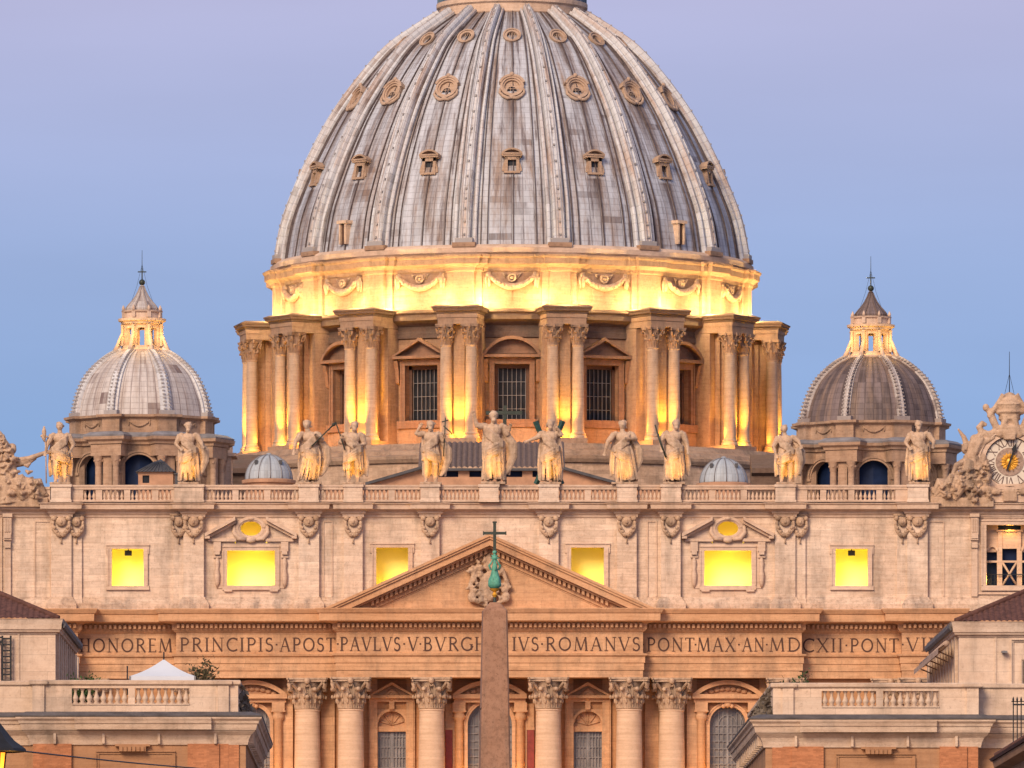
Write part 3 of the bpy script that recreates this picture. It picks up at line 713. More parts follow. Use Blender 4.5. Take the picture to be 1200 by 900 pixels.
# -------- bell bay under the clock: timber frame, bars and dusk-blue glass
for sg,bl in ((-1,bell[0]),(1,bell[1])):
    x0,x1,z0,z1=bl; f=MB(); frame_rect(f,x0,x1,z0,z1,.5,AY-.2,AY-.001,0); frame_rect(f,x0-.65,x1+.65,z0-.65,z1+.65,.22,AY-.1,AY-.002,0)
    fo=f.build('bell_opening',M['trim'],bas)
    t=MB(); cx=(x0+x1)/2; Y0,Y1=AY+1.0,AY+1.5
    xs=[x0-.2,cx-1.55,cx-.78,cx+.78,cx+1.55,x1+.2]
    zc=[fz(664),fz(657)]
    t.box(cx-1.12,cx-.72,Y0,Y1,z0-.3,fz(622)); t.box(cx+.72,cx+1.12,Y0,Y1,z0-.3,fz(622)); t.box(cx-1.3,cx+1.3,Y0-.1,Y1,fz(622),fz(620))
    t.box(cx-.72,cx+.72,Y0+.1,Y1-.05,fz(642),fz(622)); t.box(x0-.3,x1+.3,Y0+.05,Y1-.06,fz(658.4),fz(656))
    for d in (-1,1):
        t.tube([(cx-d*.68,Y0+.1,fz(685)),(cx+d*.68,Y0+.1+.02*d,fz(658.5))],.12,4)
        a=cx+d*1.12; b_=x1+.3 if d>0 else x0-.3
        t.box(min(a,b_),max(a,b_),Y0+.3,Y1,fz(646),fz(614)); 
        arch_ring(t,(cx+d*1.68),fz(644.5),.36,.62,Y0+.0,Y0+.28,10); t.box(cx+d*1.12,cx+d*1.22,Y0+.02,Y1-.1,z0-.3,fz(644)); t.box(cx+d*2.22,cx+d*2.4,Y0+.02,Y1-.1,z0-.3,fz(644))
    t.build('timber_frame',M['column'],fo)
    gl=MB(); gl.box(x0-.6,x1+.6,AY+1.9,AY+2.0,z0-1,z1+1); gl.build('pane',M['glassblue'],fo)
    br=MB()
    for k in range(13):
        xx=x0+.15+k*(x1-x0-.3)/12
        if abs(xx-cx)<1.1: continue
        br.box(xx-.035,xx+.035,AY+.7,AY+.77,z0,fz(673))
    br.box(x0,x1,AY+.68,AY+.79,fz(673),fz(672)); br.build('railing',M['iron'],fo)
    lamp('bell_lamp',(x0+.15,AY+.75,z0+.5),110,(1,.55,.08),.12); lamp('bell_lamp',(x1-.15,AY+.75,z0+.5),110,(1,.55,.08),.12); lamp('bell_lamp',(cx,AY+.6,z1-.4),60,(1,.5,.08),.1)

# -------- balustrade: rails and blocks per span, balusters as sub-parts
PED=[(-502,11.6,0),(-347,12,-1),(-212,11.4,0),(-160,11,0),(-70,11,0),(-1,11.2,0),(69,11.5,0),(160.5,11.5,0),(212,11.5,0),(346,11.6,0),(501,12,0)]
RY=-.35
bal_me=None
bl=MB(); bl.smooth=True; bl.lathe(baluster_prof(fz(574)-fz(586.5),.185),n=8); bal_me=bl.mesh('baluster',M['trim'],50)
npart=0; rest=MB(); rest.smooth=True
order=[]
for i in range(len(PED)-1):
    a=PED[i][0]+PED[i][1]+(7 if False else 0); b_=PED[i+1][0]-PED[i+1][1]; order.append((abs((a+b_)/2),a,b_))
spans=sorted(order)
for _,a,b_ in spans:
    r_=MB(); r_.box(fx(a),fx(b_),RY-.45,RY+.45,fz(588.5),fz(586.4)); r_.box(fx(a),fx(b_),RY-.42,RY+.42,fz(574.2),fz(571)); r_.box(fx(a),fx(b_),RY-.5,RY+.5,fz(571),fz(568.8))
    L_=b_-a; nb=max(1,round(L_/34)); 
    blocks=[a]+[a+L_*k/nb for k in range(1,nb)]+[b_]
    bw=3.6
    for k in range(1,nb): r_.box(fx(blocks[k]-bw),fx(blocks[k]+bw),RY-.34,RY+.34,fz(586.4),fz(574.2))
    if abs((a+b_)/2)>420:
        r_.box(fx(a),fx(a+14),RY-.34,RY+.34,fz(586.4),fz(574.2)); r_.box(fx(b_-14),fx(b_),RY-.34,RY+.34,fz(586.4),fz(574.2))
    ro=r_.build('balustrade',M['trim'],bas)
    for k in range(nb):
        p,q=blocks[k]+(bw if k>0 else (14 if abs((a+b_)/2)>420 else 0)),blocks[k+1]-(bw if k<nb-1 else (14 if abs((a+b_)/2)>420 else 0))
        n=max(3,int((q-p)/4.6))
        for j in range(n):
            xx=fx(p+(q-p)*(j+.5)/n)
            if npart<98: obj('baluster',bal_me,ro,(xx,RY,fz(586.5))); npart+=1
            else:
                rest.xf=Matrix.Translation((xx,RY,fz(586.5))); rest.lathe(baluster_prof(fz(574)-fz(586.5),.185),n=8)
rest.xf=None
ro=rest.build('balusters',M['trim'],bas); ro['kind']='stuff'
for o_,h_,sd in PED:
    p=MB(); a,b_=o_-h_-(10 if sd<0 else 0),o_+h_
    p.box(fx(a),fx(b_),RY-.95,RY+1.0,fz(589),fz(571.5)); p.box(fx(a)-.08,fx(b_)+.08,RY-1.05,RY+1.1,fz(589.2),fz(586.5)); p.box(fx(a)-.1,fx(b_)+.1,RY-1.08,RY+1.1,fz(571.5),fz(568.5))
    p.build('pedestal',M['attic'],bas)
for sg in (-1,1):
    p=MB(); p.box(fx(sg*515),fx(sg*690),RY-.3,RY+1.2,fz(589),fz(574) if True else 0); p.box(fx(sg*515),fx(sg*690),RY-.42,RY+1.3,fz(574),fz(571)); p.build('parapet_block',M['trim'],bas)

# -------- lower storey wall, bays and giant order
def lower_y(off): return .9
lw=MB(); WY=1.1
holes=[]
for o_ in (-115,115): holes.append((fx(o_-16.5),fx(o_+16.5),fz(1010),fz(830.5)))
for o_ in (-279,279): holes.append((fx(o_-21),fx(o_+21),fz(1010),fz(826.5)))
holes.append((fx(-26),fx(26),fz(1010),fz(823)))
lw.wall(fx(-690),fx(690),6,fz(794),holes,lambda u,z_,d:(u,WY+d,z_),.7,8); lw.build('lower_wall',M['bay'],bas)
cap=capital_mb(1.20,fz(795)-fz(832)); cap_me=cap.mesh('capital',M['relief'],60)
shaft=MB(); shaft.lathe([(1.75,6.4),(1.75,7.2),(1.6,7.5),(1.42,7.9),(1.40,9),(1.40,15),(1.36,22),(1.28,28),(1.20,fz(834)),(1.26,fz(833.5)),(1.26,fz(832)),(.9,fz(831))],n=36,smooth=True); shaft.box(-1.9,1.9,-1.9,1.9,5.8,6.4)
shaft_me=shaft.mesh('column',M['column'],40)
for o_ in (-347,-213.5,-162.5,-68,68.5,163,213,347):
    y=frieze_y(o_)+1.22
    co=obj('column',shaft_me,bas,(fx(o_),y,0)); obj('capital',cap_me,co,(0,0,fz(832)))
# pilasters behind, and at the far bays
for o_,h_ in ((-502,15),(501,15),(-470,9),(470,9),(-190,8),(190,8),(-137,5),(137,5),(-93,5),(93,5),(-237,6),(237,6),(-322,6),(322,6)):
    yf=frieze_y(o_); 
    yf = yf+.15 if abs(o_)>400 else WY-.38
    p=MB(); p.box(fx(o_-h_),fx(o_+h_),yf,WY+.02,6,fz(795.2) if abs(o_)<400 else fz(831)); po=p.build('pilaster',M['ochre'] if abs(o_)<400 else M['column'],bas)
    if abs(o_)>400:
        k=MB(); k.box(fx(o_-h_),fx(o_+h_),yf+.05,WY,fz(831),fz(795.5)); k.build('capital_block',M['relief'],po)
        obj('capital',cap_me,po,(fx(o_),yf+1.12,fz(832)))
# bays with windows
for o_ in (-115,115):
    b_=MB(); x0,x1=fx(o_-16.5),fx(o_+16.5); Y=WY
    arch_plate(b_,x0,x1,fz(849.5),fz(830.5),Y,Y+.6)
    arch_ring(b_,(x0+x1)/2,fz(849.5),16.5/12,19.5/12,Y-.25,Y+.02); b_.box(x0-.28,x0,Y-.25,Y,6.5,fz(849.5)); b_.box(x1,x1+.28,Y-.25,Y,6.5,fz(849.5))
    b_.box(x0,x1,Y+.1,Y+.6,fz(856.8),fz(850.8))                                      # lintel under the lunette
    b_.box(x0-.75,x0-.35,Y-.45,Y,6.5,fz(822)); b_.box(x1+.35,x1+.75,Y-.45,Y,6.5,fz(822)); b_.box(x0-.85,x1+.85,Y-.5,Y,fz(822),fz(818))
    tri_pediment(b_,(x0+x1)/2,26.5/12,fz(818),fz(799),Y,.28,.95)
    b_.tube([(fx(o_-12),Y-.2,fz(819)),(fx(o_-5),Y-.4,fz(813)),(fx(o_),Y-.45,fz(809)),(fx(o_+5),Y-.4,fz(813)),(fx(o_+12),Y-.2,fz(819))],[.15,.25,.3,.25,.15],6)
    b_.box(fx(o_-3),fx(o_+3),Y-.5,Y,fz(831),fz(822)); b_.ball((fx(o_),Y-.5,fz(816)),(.3,.2,.45))
    bo=b_.build('window_bay',M['ochretrim'],bas)
    l=MB(); l.box(x0-.3,x1+.3,Y+.55,Y+.7,fz(852),fz(829)); 
    for k in range(5): l.tube([(fx(o_),Y+.5,fz(849)),(fx(o_)+1.2*math.cos(PI*(k+.5)/5),Y+.5,fz(849)+1.2*math.sin(PI*(k+.5)/5))],[.08,.12],5)
    l.build('lunette',M['ochretrim'],bo)
    gl=MB(); gl.box(x0-.3,x1+.3,Y+.62,Y+.7,fz(1010),fz(855)); gl.build('pane',M['glassgrey'],bo)
    br=MB()
    for k in range(10): xx=x0+(x1-x0)*k/9; br.box(xx-.035,xx+.035,Y+.45,Y+.52,fz(1010),fz(856.8))
    for k in range(8): zz=fz(863+k*12); br.box(x0,x1,Y+.44,Y+.53,zz-.035,zz+.035)
    br.box((x0+x1)/2-.09,(x0+x1)/2+.09,Y+.42,Y+.55,fz(1010),fz(856.8)); br.build('window_bars',M['leadplain'],bo)
    lamp('bay_lamp',(fx(o_),Y-1.6,fz(960)),480,(1,.44,.07),.4)
for o_ in (-279,279,0):
    hw_=21 if o_ else 26; zs=848 if o_ else 849; zt=826.5 if o_ else 823
    b_=MB(); x0,x1=fx(o_-hw_),fx(o_+hw_); Y=WY
    arch_plate(b_,x0,x1,fz(zs),fz(zt),Y,Y+.65); arch_ring(b_,(x0+x1)/2,fz(zs),hw_/12,(hw_+4.2)/12,Y-.3,Y+.02,24); arch_ring(b_,(x0+x1)/2,fz(zs),(hw_+2.8)/12,(hw_+4.4)/12,Y-.38,Y-.29,24)
    for sg in (-1,1):
        b_.box(fx(o_+sg*hw_),fx(o_+sg*(hw_+4.2)),Y-.3,Y,6.5,fz(zs)); 
        xs=fx(o_+sg*(hw_+10)); b_.lathe([(.42,6.5),(.42,fz(844)),(.55,fz(842.5)),(.62,fz(839)),(.5,fz(836)),(.66,fz(834))],xs,Y-.45,12,smooth=True)
        b_.box(xs-.7,xs+.7,Y-.95,Y,fz(834),fz(832.6)); b_.box(xs-.62,xs+.62,Y-.9,Y,fz(832.6),fz(823)); b_.box(fx(o_+sg*(hw_+18)),fx(o_+sg*(hw_+14.5)),Y-.35,Y,6.5,fz(823))
    ph=41.5 if o_ else 43.5
    b_.box(fx(o_-ph+1.5),fx(o_+ph-1.5),Y-.85,Y,fz(823),fz(818.5))
    seg_pediment(b_,fx(o_),ph/12,fz(818.5),fz(797),Y,.42,1.25)
    for k in range(9):
        t=(k-4)/4; b_.ball((fx(o_+t*26),Y-.4,fz(812.5-5.5*(1-t*t))),(.34,.25,.24),7,5)
    b_.ball((fx(o_),Y-.45,fz(824)),(.4,.3,.42)); b_.ball((fx(o_)-.4,Y-.4,fz(827)),.25,7,5); b_.ball((fx(o_)+.4,Y-.4,fz(827)),.25,7,5)
    bo=b_.build('arched_bay',M['ochretrim'],bas)
    gl=MB(); gl.box(x0-.3,x1+.3,Y+.62,Y+.72,fz(1010),fz(zt-1)); gl.build('pane',M['glassgrey'],bo)
    br=MB()
    for k in range(9):
        xx=x0+(x1-x0)*(k+.0)/8
        dx=abs(xx-(x0+x1)/2); top=fz(zs)+math.sqrt(max(0,(hw_/12)**2-dx*dx)); wd=.10 if k==4 else .035
        br.box(xx-wd,xx+wd,Y+.45,Y+.53,fz(1010),top)
    for k in range(9): zz=fz(850+k*9); br.box(x0,x1,Y+.44,Y+.54,zz-.035,zz+.035)
    for rr in (.5,.85): arch_ring(br,(x0+x1)/2,fz(zs),hw_/12*rr-.04,hw_/12*rr+.03,Y+.445,Y+.545,16)
    br.build('window_bars',M['leadplain'],bo)
    for sg in (-1,1): lamp('bay_lamp',(fx(o_+sg*(hw_+3)),Y-1.5,fz(935)),420,(1,.46,.06),.35)
# porphyry shafts beside the central bay
for sg in (-1,1):
    p=MB(); p.box(fx(sg*43.5),fx(sg*52),WY-.35,WY-.01,6.5,fz(855)); p.build('marble_strip',M['redmarble'],bas)
    p=MB(); p.box(fx(sg*43),fx(sg*52.5),WY-.4,WY-.005,fz(855),fz(852)); p.box(fx(sg*44),fx(sg*52),WY-.3,WY-.004,fz(852),fz(824)); p.build('wall_panel',M['ochretrim'],bas)
# steps
s=MB()
for k in range(12): s.box(fx(-640)-k*.0,fx(640),-28+k*1.6,4,.5*k,.5*(k+1)-.004*k)
s.build('steps',M['trim'],bas)

# -------- clock on the right end
cl=MB(); CX,CZ,CY=fx(609),fz(541.5),-.3
ring=[(0,0)]
def disc(mb,cx,cz,r,y0,y1,n=40):
    mb.prism([(cx+r*math.cos(2*PI*k/n),cz+r*math.sin(2*PI*k/n)) for k in range(n)],y0,y1)
def cring(mb,cx,cz,r0,r1,y0,y1,n=40): arch_ring(mb,cx,cz,r0,r1,y0,y1,n,0,2*PI)
cl.box(CX-3.6,CX+3.6,CY,CY+2.2,fz(588),fz(566)); disc(cl,CX,CZ,3.0,CY+.2,CY+2.0); cring(cl,CX,CZ,2.45,3.15,CY-.35,CY+.3); cring(cl,CX,CZ,2.95,3.3,CY-.5,CY-.2)
cl.box(CX-3.9,CX+3.9,CY-.3,CY+2.2,fz(570),fz(567.5))
cb=cl.build('clock_surround',M['trim'],bas)
ca=MB(); ca.smooth=True
def cp(px,py,d=0): return (fx(px-574),CY-.2-d,fz(py))
for sg in (-1,1):
    f_=lambda px:1183+sg*(1183-px)
    ca.tube([cp(f_(1168),506),cp(f_(1158),510),cp(f_(1150),507),cp(f_(1147),501),cp(f_(1151),496),cp(f_(1156),499)],[.35,.4,.4,.35,.3,.2],7)
    ca.tube([cp(f_(1168),503),cp(f_(1163),492),cp(f_(1160),484),cp(f_(1166),478),cp(f_(1170),486)],[.35,.4,.4,.35,.2],7)
    ca.tube([cp(f_(1150),512),cp(f_(1143),522),cp(f_(1138),536),cp(f_(1141),552),cp(f_(1138),566)],[.55,.75,.7,.6,.7],7)
    ca.tube([cp(f_(1165),512),cp(f_(1152),519),cp(f_(1147),528)],[.3,.4,.35],7)
    ca.tube([cp(f_(1158),490,.2),cp(f_(1172),468,.2),cp(f_(1176),463,.2)],[.28,.22,.35],6)
    ca.tube([cp(f_(1170),512),cp(f_(1176),500,.2),cp(f_(1178),488,.2)],[.4,.35,.4],7)
    ca.ball(cp(f_(1155),478),(.35,.3,.4)); ca.ball(cp(f_(1143),515),(.6,.4,.5)); ca.ball(cp(f_(1152),574,.3),(.55,.4,.45)); ca.ball(cp(f_(1165),577,.3),(.5,.4,.35))
    ca.tube([cp(f_(1146),580,.2),cp(f_(1158),572,.3),cp(f_(1172),578,.3)],[.3,.35,.3],7)
# tiara
ca.xf=Matrix.Translation((CX,CY+.3,0)); ca.lathe([(0.01,fz(497)),(.75,fz(497)),(.95,fz(492)),(1.25,fz(482)),(1.3,fz(476)),(1.15,fz(470)),(.85,fz(465)),(.4,fz(461)),(.01,fz(459))],n=14,smooth=True,cap=True)
for zz,rr in ((491,1.02),(483,1.27),(474,1.3)): ca.lathe([(.01,fz(zz+1.6)),(rr*.95,fz(zz+1.6)),(rr*1.12,fz(zz)),(rr*.95,fz(zz-1.6)),(.01,fz(zz-1.6))],n=14,smooth=True,cap=True)
ca.xf=None
ca.box(CX-.55,CX+.55,CY-.7,CY+.6,fz(516),fz(499)); ca.box(CX-.7,CX+.7,CY-.6,CY,fz(588),fz(574))
me=remesh(ca,.11,1); me.materials.append(M['relief']); obj('clock_crest',me,cb)
fc=MB(); disc(fc,CX,CZ,2.46,CY-.05,CY+.3); fo=fc.build('clock_face',M['white'],cb)
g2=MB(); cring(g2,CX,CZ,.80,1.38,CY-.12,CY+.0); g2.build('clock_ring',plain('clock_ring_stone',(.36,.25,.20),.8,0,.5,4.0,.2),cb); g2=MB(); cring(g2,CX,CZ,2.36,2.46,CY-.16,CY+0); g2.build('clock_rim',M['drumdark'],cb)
g3=MB(); disc(g3,CX,CZ,.80,CY-.14,CY+.1)
for k in range(16):
    a=2*PI*k/16; g3.tube([(CX+.3*math.cos(a),CY-.16,CZ+.3*math.sin(a)),(CX+.95*math.cos(a),CY-.2,CZ+.95*math.sin(a))],[.1,.03],5)
g3.ball((CX,CY-.2,CZ),(.38,.14,.38)); g3.build('sun_disc',M['gold'],cb)
nm=MB()
for k,txt in enumerate(("XII","I","II","III","IV","V","VI","VII","VIII","IX","X","XI")):
    a=PI/2-2*PI*k/12; u=Vector((math.cos(a),math.sin(a))); r_=Vector((u.y,-u.x))
    ws=[GL[c_][0] for c_ in txt]; tot=sum(ws); sc_=min(.62,.95/tot)
    x=-tot*sc_/2
    for c_,w_ in zip(txt,ws):
        for kk,(pts,tw) in enumerate(GL[c_][1]):
            stroke(nm,[(x+p[0]*sc_,-.36+p[1]*.76) for p in pts],max(.055,tw*.8),lambda a_,b_,kk=kk:(CX+u.x*(1.88+b_)+r_.x*a_,CY-.07-.004*kk,CZ+u.y*(1.88+b_)+r_.y*a_))
        x+=w_*sc_
nm.build('numerals',plain('clock_numeral',(.14,.085,.075),.7),cb)
hd=MB(); a=PI/2-rad(19); u=Vector((math.cos(a),math.sin(a))); r_=Vector((u.y,-u.x))
pts=[(-.09,-.9),(.09,-.9),(.08,1.0),(.24,1.25),(0,2.0),(-.24,1.25),(-.08,1.0)]
hd.prism([(CX+u.x*b_+r_.x*a_,CZ+u.y*b_+r_.y*a_) for a_,b_ in pts],CY-.42,CY-.36); hd.build('clock_hand',M['iron'],cb)
rdm=MB(); rdm.tube([(CX,CY+.4,fz(462)),(CX,CY+.4,fz(412))],[.05,.025],5)
for sg in (-1,1): rdm.tube([(CX,CY+.4,fz(438)),(CX+sg*.45,CY+.4,fz(461))],.02,4)
rdm.build('lightning_rod',M['iron'],cb)

# -------- glazed nave roof behind the balustrade
Yn=26.0
def nx(px): return PX(px,Yn)
def nz(py): return PZ(py,Yn)
n=MB(); n.wall(nx(497),nx(655),nz(600),nz(549.5),[(nx(a),nx(b_),nz(559),nz(552)) for a,b_ in ((514,537),(550,566),(588,612),(624,641))],lambda u,z_,d:(u,Yn+d,z_),.5)
n.add([(nx(428),Yn,nz(569)),(nx(428),Yn,nz(620)),(nx(497),Yn,nz(620)),(nx(497),Yn,nz(549.5))],[(0,1,2,3)]); n.add([(nx(655),Yn,nz(549.5)),(nx(655),Yn,nz(620)),(nx(727),Yn,nz(620)),(nx(727),Yn,nz(569))],[(0,1,2,3)])
n.box(nx(380),nx(428),Yn,Yn+1,nz(620),nz(569)); n.box(nx(727),nx(780),Yn,Yn+1,nz(620),nz(569))
no=n.build('nave_gable',M['terracotta'],bas)
gl=MB(); gl.box(nx(500),nx(652),Yn+.6,Yn+.7,nz(562),nz(550.5)); gl.build('pane',M['glassblue'],no)
r_=MB()
for pa_,pb_ in (((428,569),(497,549)),((655,549),(727,569))):
    a,b_=(nx(pa_[0]),nz(pa_[1])),(nx(pb_[0]),nz(pb_[1]))
    r_.prism([(a[0],a[1]),(b_[0],b_[1]),(b_[0],b_[1]+.28),(a[0],a[1]+.28)],Yn-.7,Yn+.5)
r_.box(nx(496),nx(656),Yn-.7,Yn+.3,nz(552),nz(549.2)); r_.build('roof_verge',M['darklead'],no)
def corrug(mb,x0,x1,y0,z0,y1,z1,pitch,amp,trim0=0,trim1=0):
    """a slope of tile rows running up it; trims the ends by hips of trim metres at the top"""
    n=int((x1-x0)/pitch*4); 
    for i in range(n):
        xa,xb=x0+(x1-x0)*i/n,x0+(x1-x0)*(i+1)/n
        def top(x): 
            t=1.0
            if trim0: t=min(t,(x-x0)/trim0)
            if trim1: t=min(t,(x1-x)/trim1)
            return max(0,min(1,t))
        ha=amp*abs(math.sin(PI*(xa-x0)/pitch)); hb=amp*abs(math.sin(PI*(xb-x0)/pitch))
        ta,tb=top(xa),top(xb)
        mb.add([(xa,y0,z0+ha),(xb,y0,z0+hb),(xb,y0+(y1-y0)*tb,z0+(z1-z0)*tb+hb),(xa,y0+(y1-y0)*ta,z0+(z1-z0)*ta+ha)],[(0,1,2,3)])
r_=MB(); corrug(r_,nx(490),nx(662),Yn-.2,nz(549),Yn+16,nz(549)+3.6,.55,.22); r_.build('nave_roof',M['rooftile'],no)
# ================================================================== great dome
DC=(0.0,140.0); DCV=Vector((0,140,0))
def rot(th): return Matrix.Translation(DCV)@Matrix.Rotation(th,4,'Z')
BAYS=[k*PI/8 for k in range(-5,6)]                     # bay axes facing the square
BUT=[(k+.5)*PI/8 for k in range(-6,6)]                 # buttress axes
SW=2*PI/16
b=MB(); b.lathe([(35,28),(35,64.0)],*DC,n=96,uv=35); b.build('drum_base',M['base'],bas)
b=MB(); b.lathe([(34.9,63.6),(35.3,63.7),(35.5,64.1),(35.5,64.4),(34.9,64.6),(34.7,65.0),(33.9,65.3),(33.5,65.9),(24,66.2)],*DC,n=96); b.build('drum_ledge',stone('drum_ledge_stone',(.42,.30,.225),None,damt=.8,grime=1.0,bump=.5),bas)
# wall of the drum, bay by bay, with window openings
RW=26.0
w=MB()
for th in [k*PI/8 for k in range(16)]:
    front=math.cos(th)>-.5
    h=[(-1.95,1.95,69.0,75.1)] if front else []
    if front and abs(th-PI/8*15)<1e-3: h.append((-4.6,-3.9,66.2,67.9))
    u1=RW*SW/2
    w.wall(-u1,u1,66,79.4,h,lambda u,z_,d,th=th:((RW-d)*math.sin(th+u/RW),140-(RW-d)*math.cos(th+u/RW),z_),1.3,1.3)
w.build('drum_wall',M['drum'],bas)
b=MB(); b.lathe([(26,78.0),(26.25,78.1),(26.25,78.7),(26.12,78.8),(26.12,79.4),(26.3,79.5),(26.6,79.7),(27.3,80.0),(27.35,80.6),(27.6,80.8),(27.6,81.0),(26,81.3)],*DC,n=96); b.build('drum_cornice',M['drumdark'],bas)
b=MB(); b.lathe([(25.99,66.2),(26.3,66.2),(26.3,68.0),(26.15,68.2),(26,68.3)],*DC,n=96); b.build('drum_plinth',M['drumtrim'],bas)
# windows
def drum_window(seg):
    f=MB(); y=-RW
    f.box(-2.5,-1.95,y-.35,y+.4,68.6,75.7); f.box(1.95,2.5,y-.35,y+.4,68.6,75.7); f.box(-2.6,2.6,y-.37,y+.4,75.1,75.75); f.box(-2.9,2.9,y-.5,y+.4,68.1,68.95)
    f.box(-2.5,-2.3,y-.45,y,68.6,75.6); f.box(2.3,2.5,y-.45,y,68.6,75.6)
    for s_ in (-1,1):
        f.prism([(y,75.6),(y-.9,75.6),(y-.55,74.6),(y-.35,73.2),(y,73.0)],s_*2.65,s_*3.1,'yz')
    if seg: seg_pediment(f,0,3.25,75.8,78.15,y+.2,.34,1.35)
    else: tri_pediment(f,0,3.25,75.8,78.1,y+.2,.32,1.35)
    p=MB(); p.box(-2.2,2.2,y+1.25,y+1.35,68.8,75.4)
    br=MB()
    br.box(-1.95,-1.55,y+.7,y+1.2,68.9,75.2); br.box(1.55,1.95,y+.7,y+1.2,68.9,75.2); br.box(-1.95,1.95,y+.7,y+1.2,74.7,75.2)
    br.m=1
    for k in range(7): br.box(-1.5+k*.5-.028,-1.5+k*.5+.028,y+1.0,y+1.1,69,74.8)
    for k in range(3): br.box(-1.6,1.6,y+1.02,y+1.12,70.2+k*1.5-.025,70.2+k*1.5+.025)
    return f.mesh('drum_window',M['drumframe']),p.mesh('pane',M['glassdark']),br.mesh('window_bars',[M['wood'],M['leadplain']])
DW=(drum_window(True),drum_window(False))
def place(name,me,parent,th): return obj(name,me,parent,DCV,th)
for i,th in enumerate(BAYS):
    if abs(th)>rad(80): continue
    k=abs(round(th/(PI/8)))%2
    f=place('drum_window',DW[k][0],bas,th); obj('pane',DW[k][1],f); obj('window_bars',DW[k][2],f)
# buttresses with paired columns
RC=30.2
b=MB()
b.box(-.62,.62,-29.9,-RW+.5,66,79.2); b.box(-2.15,-1.0,-28.0,-RW+.5,66,79.15); b.box(1.0,2.15,-28.0,-RW+.5,66,79.15); b.box(-1.0,1.0,-28.6,-RW+.4,66,79.1)
b.box(-2.25,2.25,-31.4,-RW+.3,65.8,66.6)
b.box(-2.2,2.2,-31.0,-RW+.2,79.2,79.9); b.box(-2.28,2.28,-31.08,-RW+.1,79.9,80.35)
but_me=b.mesh('buttress',M['drumtrim'])
e=MB(); x0,x1,ya,yb=-2.25,2.25,-RW,-31.05
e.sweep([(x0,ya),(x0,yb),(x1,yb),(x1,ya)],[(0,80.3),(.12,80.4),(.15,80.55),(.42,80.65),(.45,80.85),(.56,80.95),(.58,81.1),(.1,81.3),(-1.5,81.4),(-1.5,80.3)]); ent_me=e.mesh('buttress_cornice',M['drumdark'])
s=MB(); s.lathe([(.95,66.6),(.95,66.8),(.84,66.95),(.90,67.1),(.74,67.25),(.69,67.4),(.68,70),(.655,73.5),(.60,76.75),(.66,76.8),(.66,76.9)],n=20,smooth=True); col_me=s.mesh('drum_column',M['drumcol'],40)
dcap=capital_mb(.62,2.35,2,6); dcap_me=dcap.mesh('capital',M['drumtrim'],60)
for th in BUT:
    if abs(th)>rad(102): continue
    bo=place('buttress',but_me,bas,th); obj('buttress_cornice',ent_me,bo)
    for sx_ in (-1.42,1.42):
        c=Matrix.Rotation(th,3,'Z')@Vector((sx_,-RC,0))+DCV
        co=obj('drum_column',col_me,bas,c,th); obj('capital',dcap_me,co,(0,0,76.85))
# attic of the dome
RA=26.55
w=MB(); w.lathe([(RA,81.0),(RA,86.2)],*DC,n=128,uv=RA); w.build('dome_attic',M['drum'],bas)
pth=[]
for k in range(16):
    th=(k+.5)*PI/8
    for (x,dy) in ((-1.95,0),(-1.95,.5),(-1.15,.5),(-1.15,1.15),(1.15,1.15),(1.15,.5),(1.95,.5),(1.95,0)):
        v=Matrix.Rotation(th,3,'Z')@Vector((x,-math.sqrt(RA*RA-x*x)-dy*.8,0))+DCV; pth.append((v.x,v.y))
    for j in range(1,4):
        t2=th+.1+(SW-.2)*j/4; pth.append((RA*math.sin(t2),140-RA*math.cos(t2)))
b=MB(); b.sweep(pth,[(0,81.2),(.06,81.2),(.06,81.9),(0,82.0),(0,85.3),(.0,85.4)],closed=True); b.build('attic_pilasters',M['drumtrim'],bas)
b=MB(); b.sweep(pth,[(0,85.25),(.15,85.4),(.18,85.7),(.42,85.9),(.78,86.1),(.8,86.7),(.95,86.9),(.98,87.1),(.2,87.35),(-.3,87.5)],closed=True); b.build('attic_cornice',M['drumtrim'],bas)
def gar():
    m=MB(); m.smooth=True; y=-RA
    swag(m,-2.55,2.55,84.85,1.25,y-.1,.40,14); cring(m,0,84.6,.28,.5,y-.35,y+.1,18); m.ball((0,y-.3,84.6),.2)
    for s_ in (-1,1):
        m.ball((s_*2.6,y-.05,84.95),(.32,.25,.32)); m.tube([(s_*2.7,y-.05,85),(s_*2.95,y-.1,84.5),(s_*2.8,y-.05,83.5)],[.14,.2,.08],5); m.tube([(s_*.6,y-.05,84.9),(s_*1.0,y-.12,85.15),(s_*.7,y-.05,84.6)],[.1,.14,.08],5)
    return m.mesh('garland',M['relief'])
gm=gar()
for th in BAYS: place('garland',gm,bas,th)
# lead shell
PROF_PX=[(312,280),(305,279),(270,272.5),(240,262.5),(195,243),(145,216.5),(100,185),(60,150),(35,116),(17,88)]
raw=[(r/10.303,2+(1200-y)*990/F) for y,r in PROF_PX]
def cr(p0,p1,p2,p3,t):
    return tuple(.5*((2*p1[i])+(-p0[i]+p2[i])*t+(2*p0[i]-5*p1[i]+4*p2[i]-p3[i])*t*t+(-p0[i]+3*p1[i]-3*p2[i]+p3[i])*t**3) for i in (0,1))
prof=[]
for i in range(len(raw)-1):
    p0=raw[max(0,i-1)]; p3=raw[min(len(raw)-1,i+2)]
    for k in range(5): prof.append(cr(p0,raw[i],raw[i+1],p3,k/5))
prof.append(raw[-1])
RIBT=.72
def nrm(i):
    a=prof[max(0,i-1)]; b_=prof[min(len(prof)-1,i+1)]; d=Vector((b_[0]-a[0],b_[1]-a[1])).normalized(); return Vector((d.y,-d.x))
shell=[(prof[i][0]-nrm(i).x*RIBT,prof[i][1]-nrm(i).y*RIBT) for i in range(len(prof))]
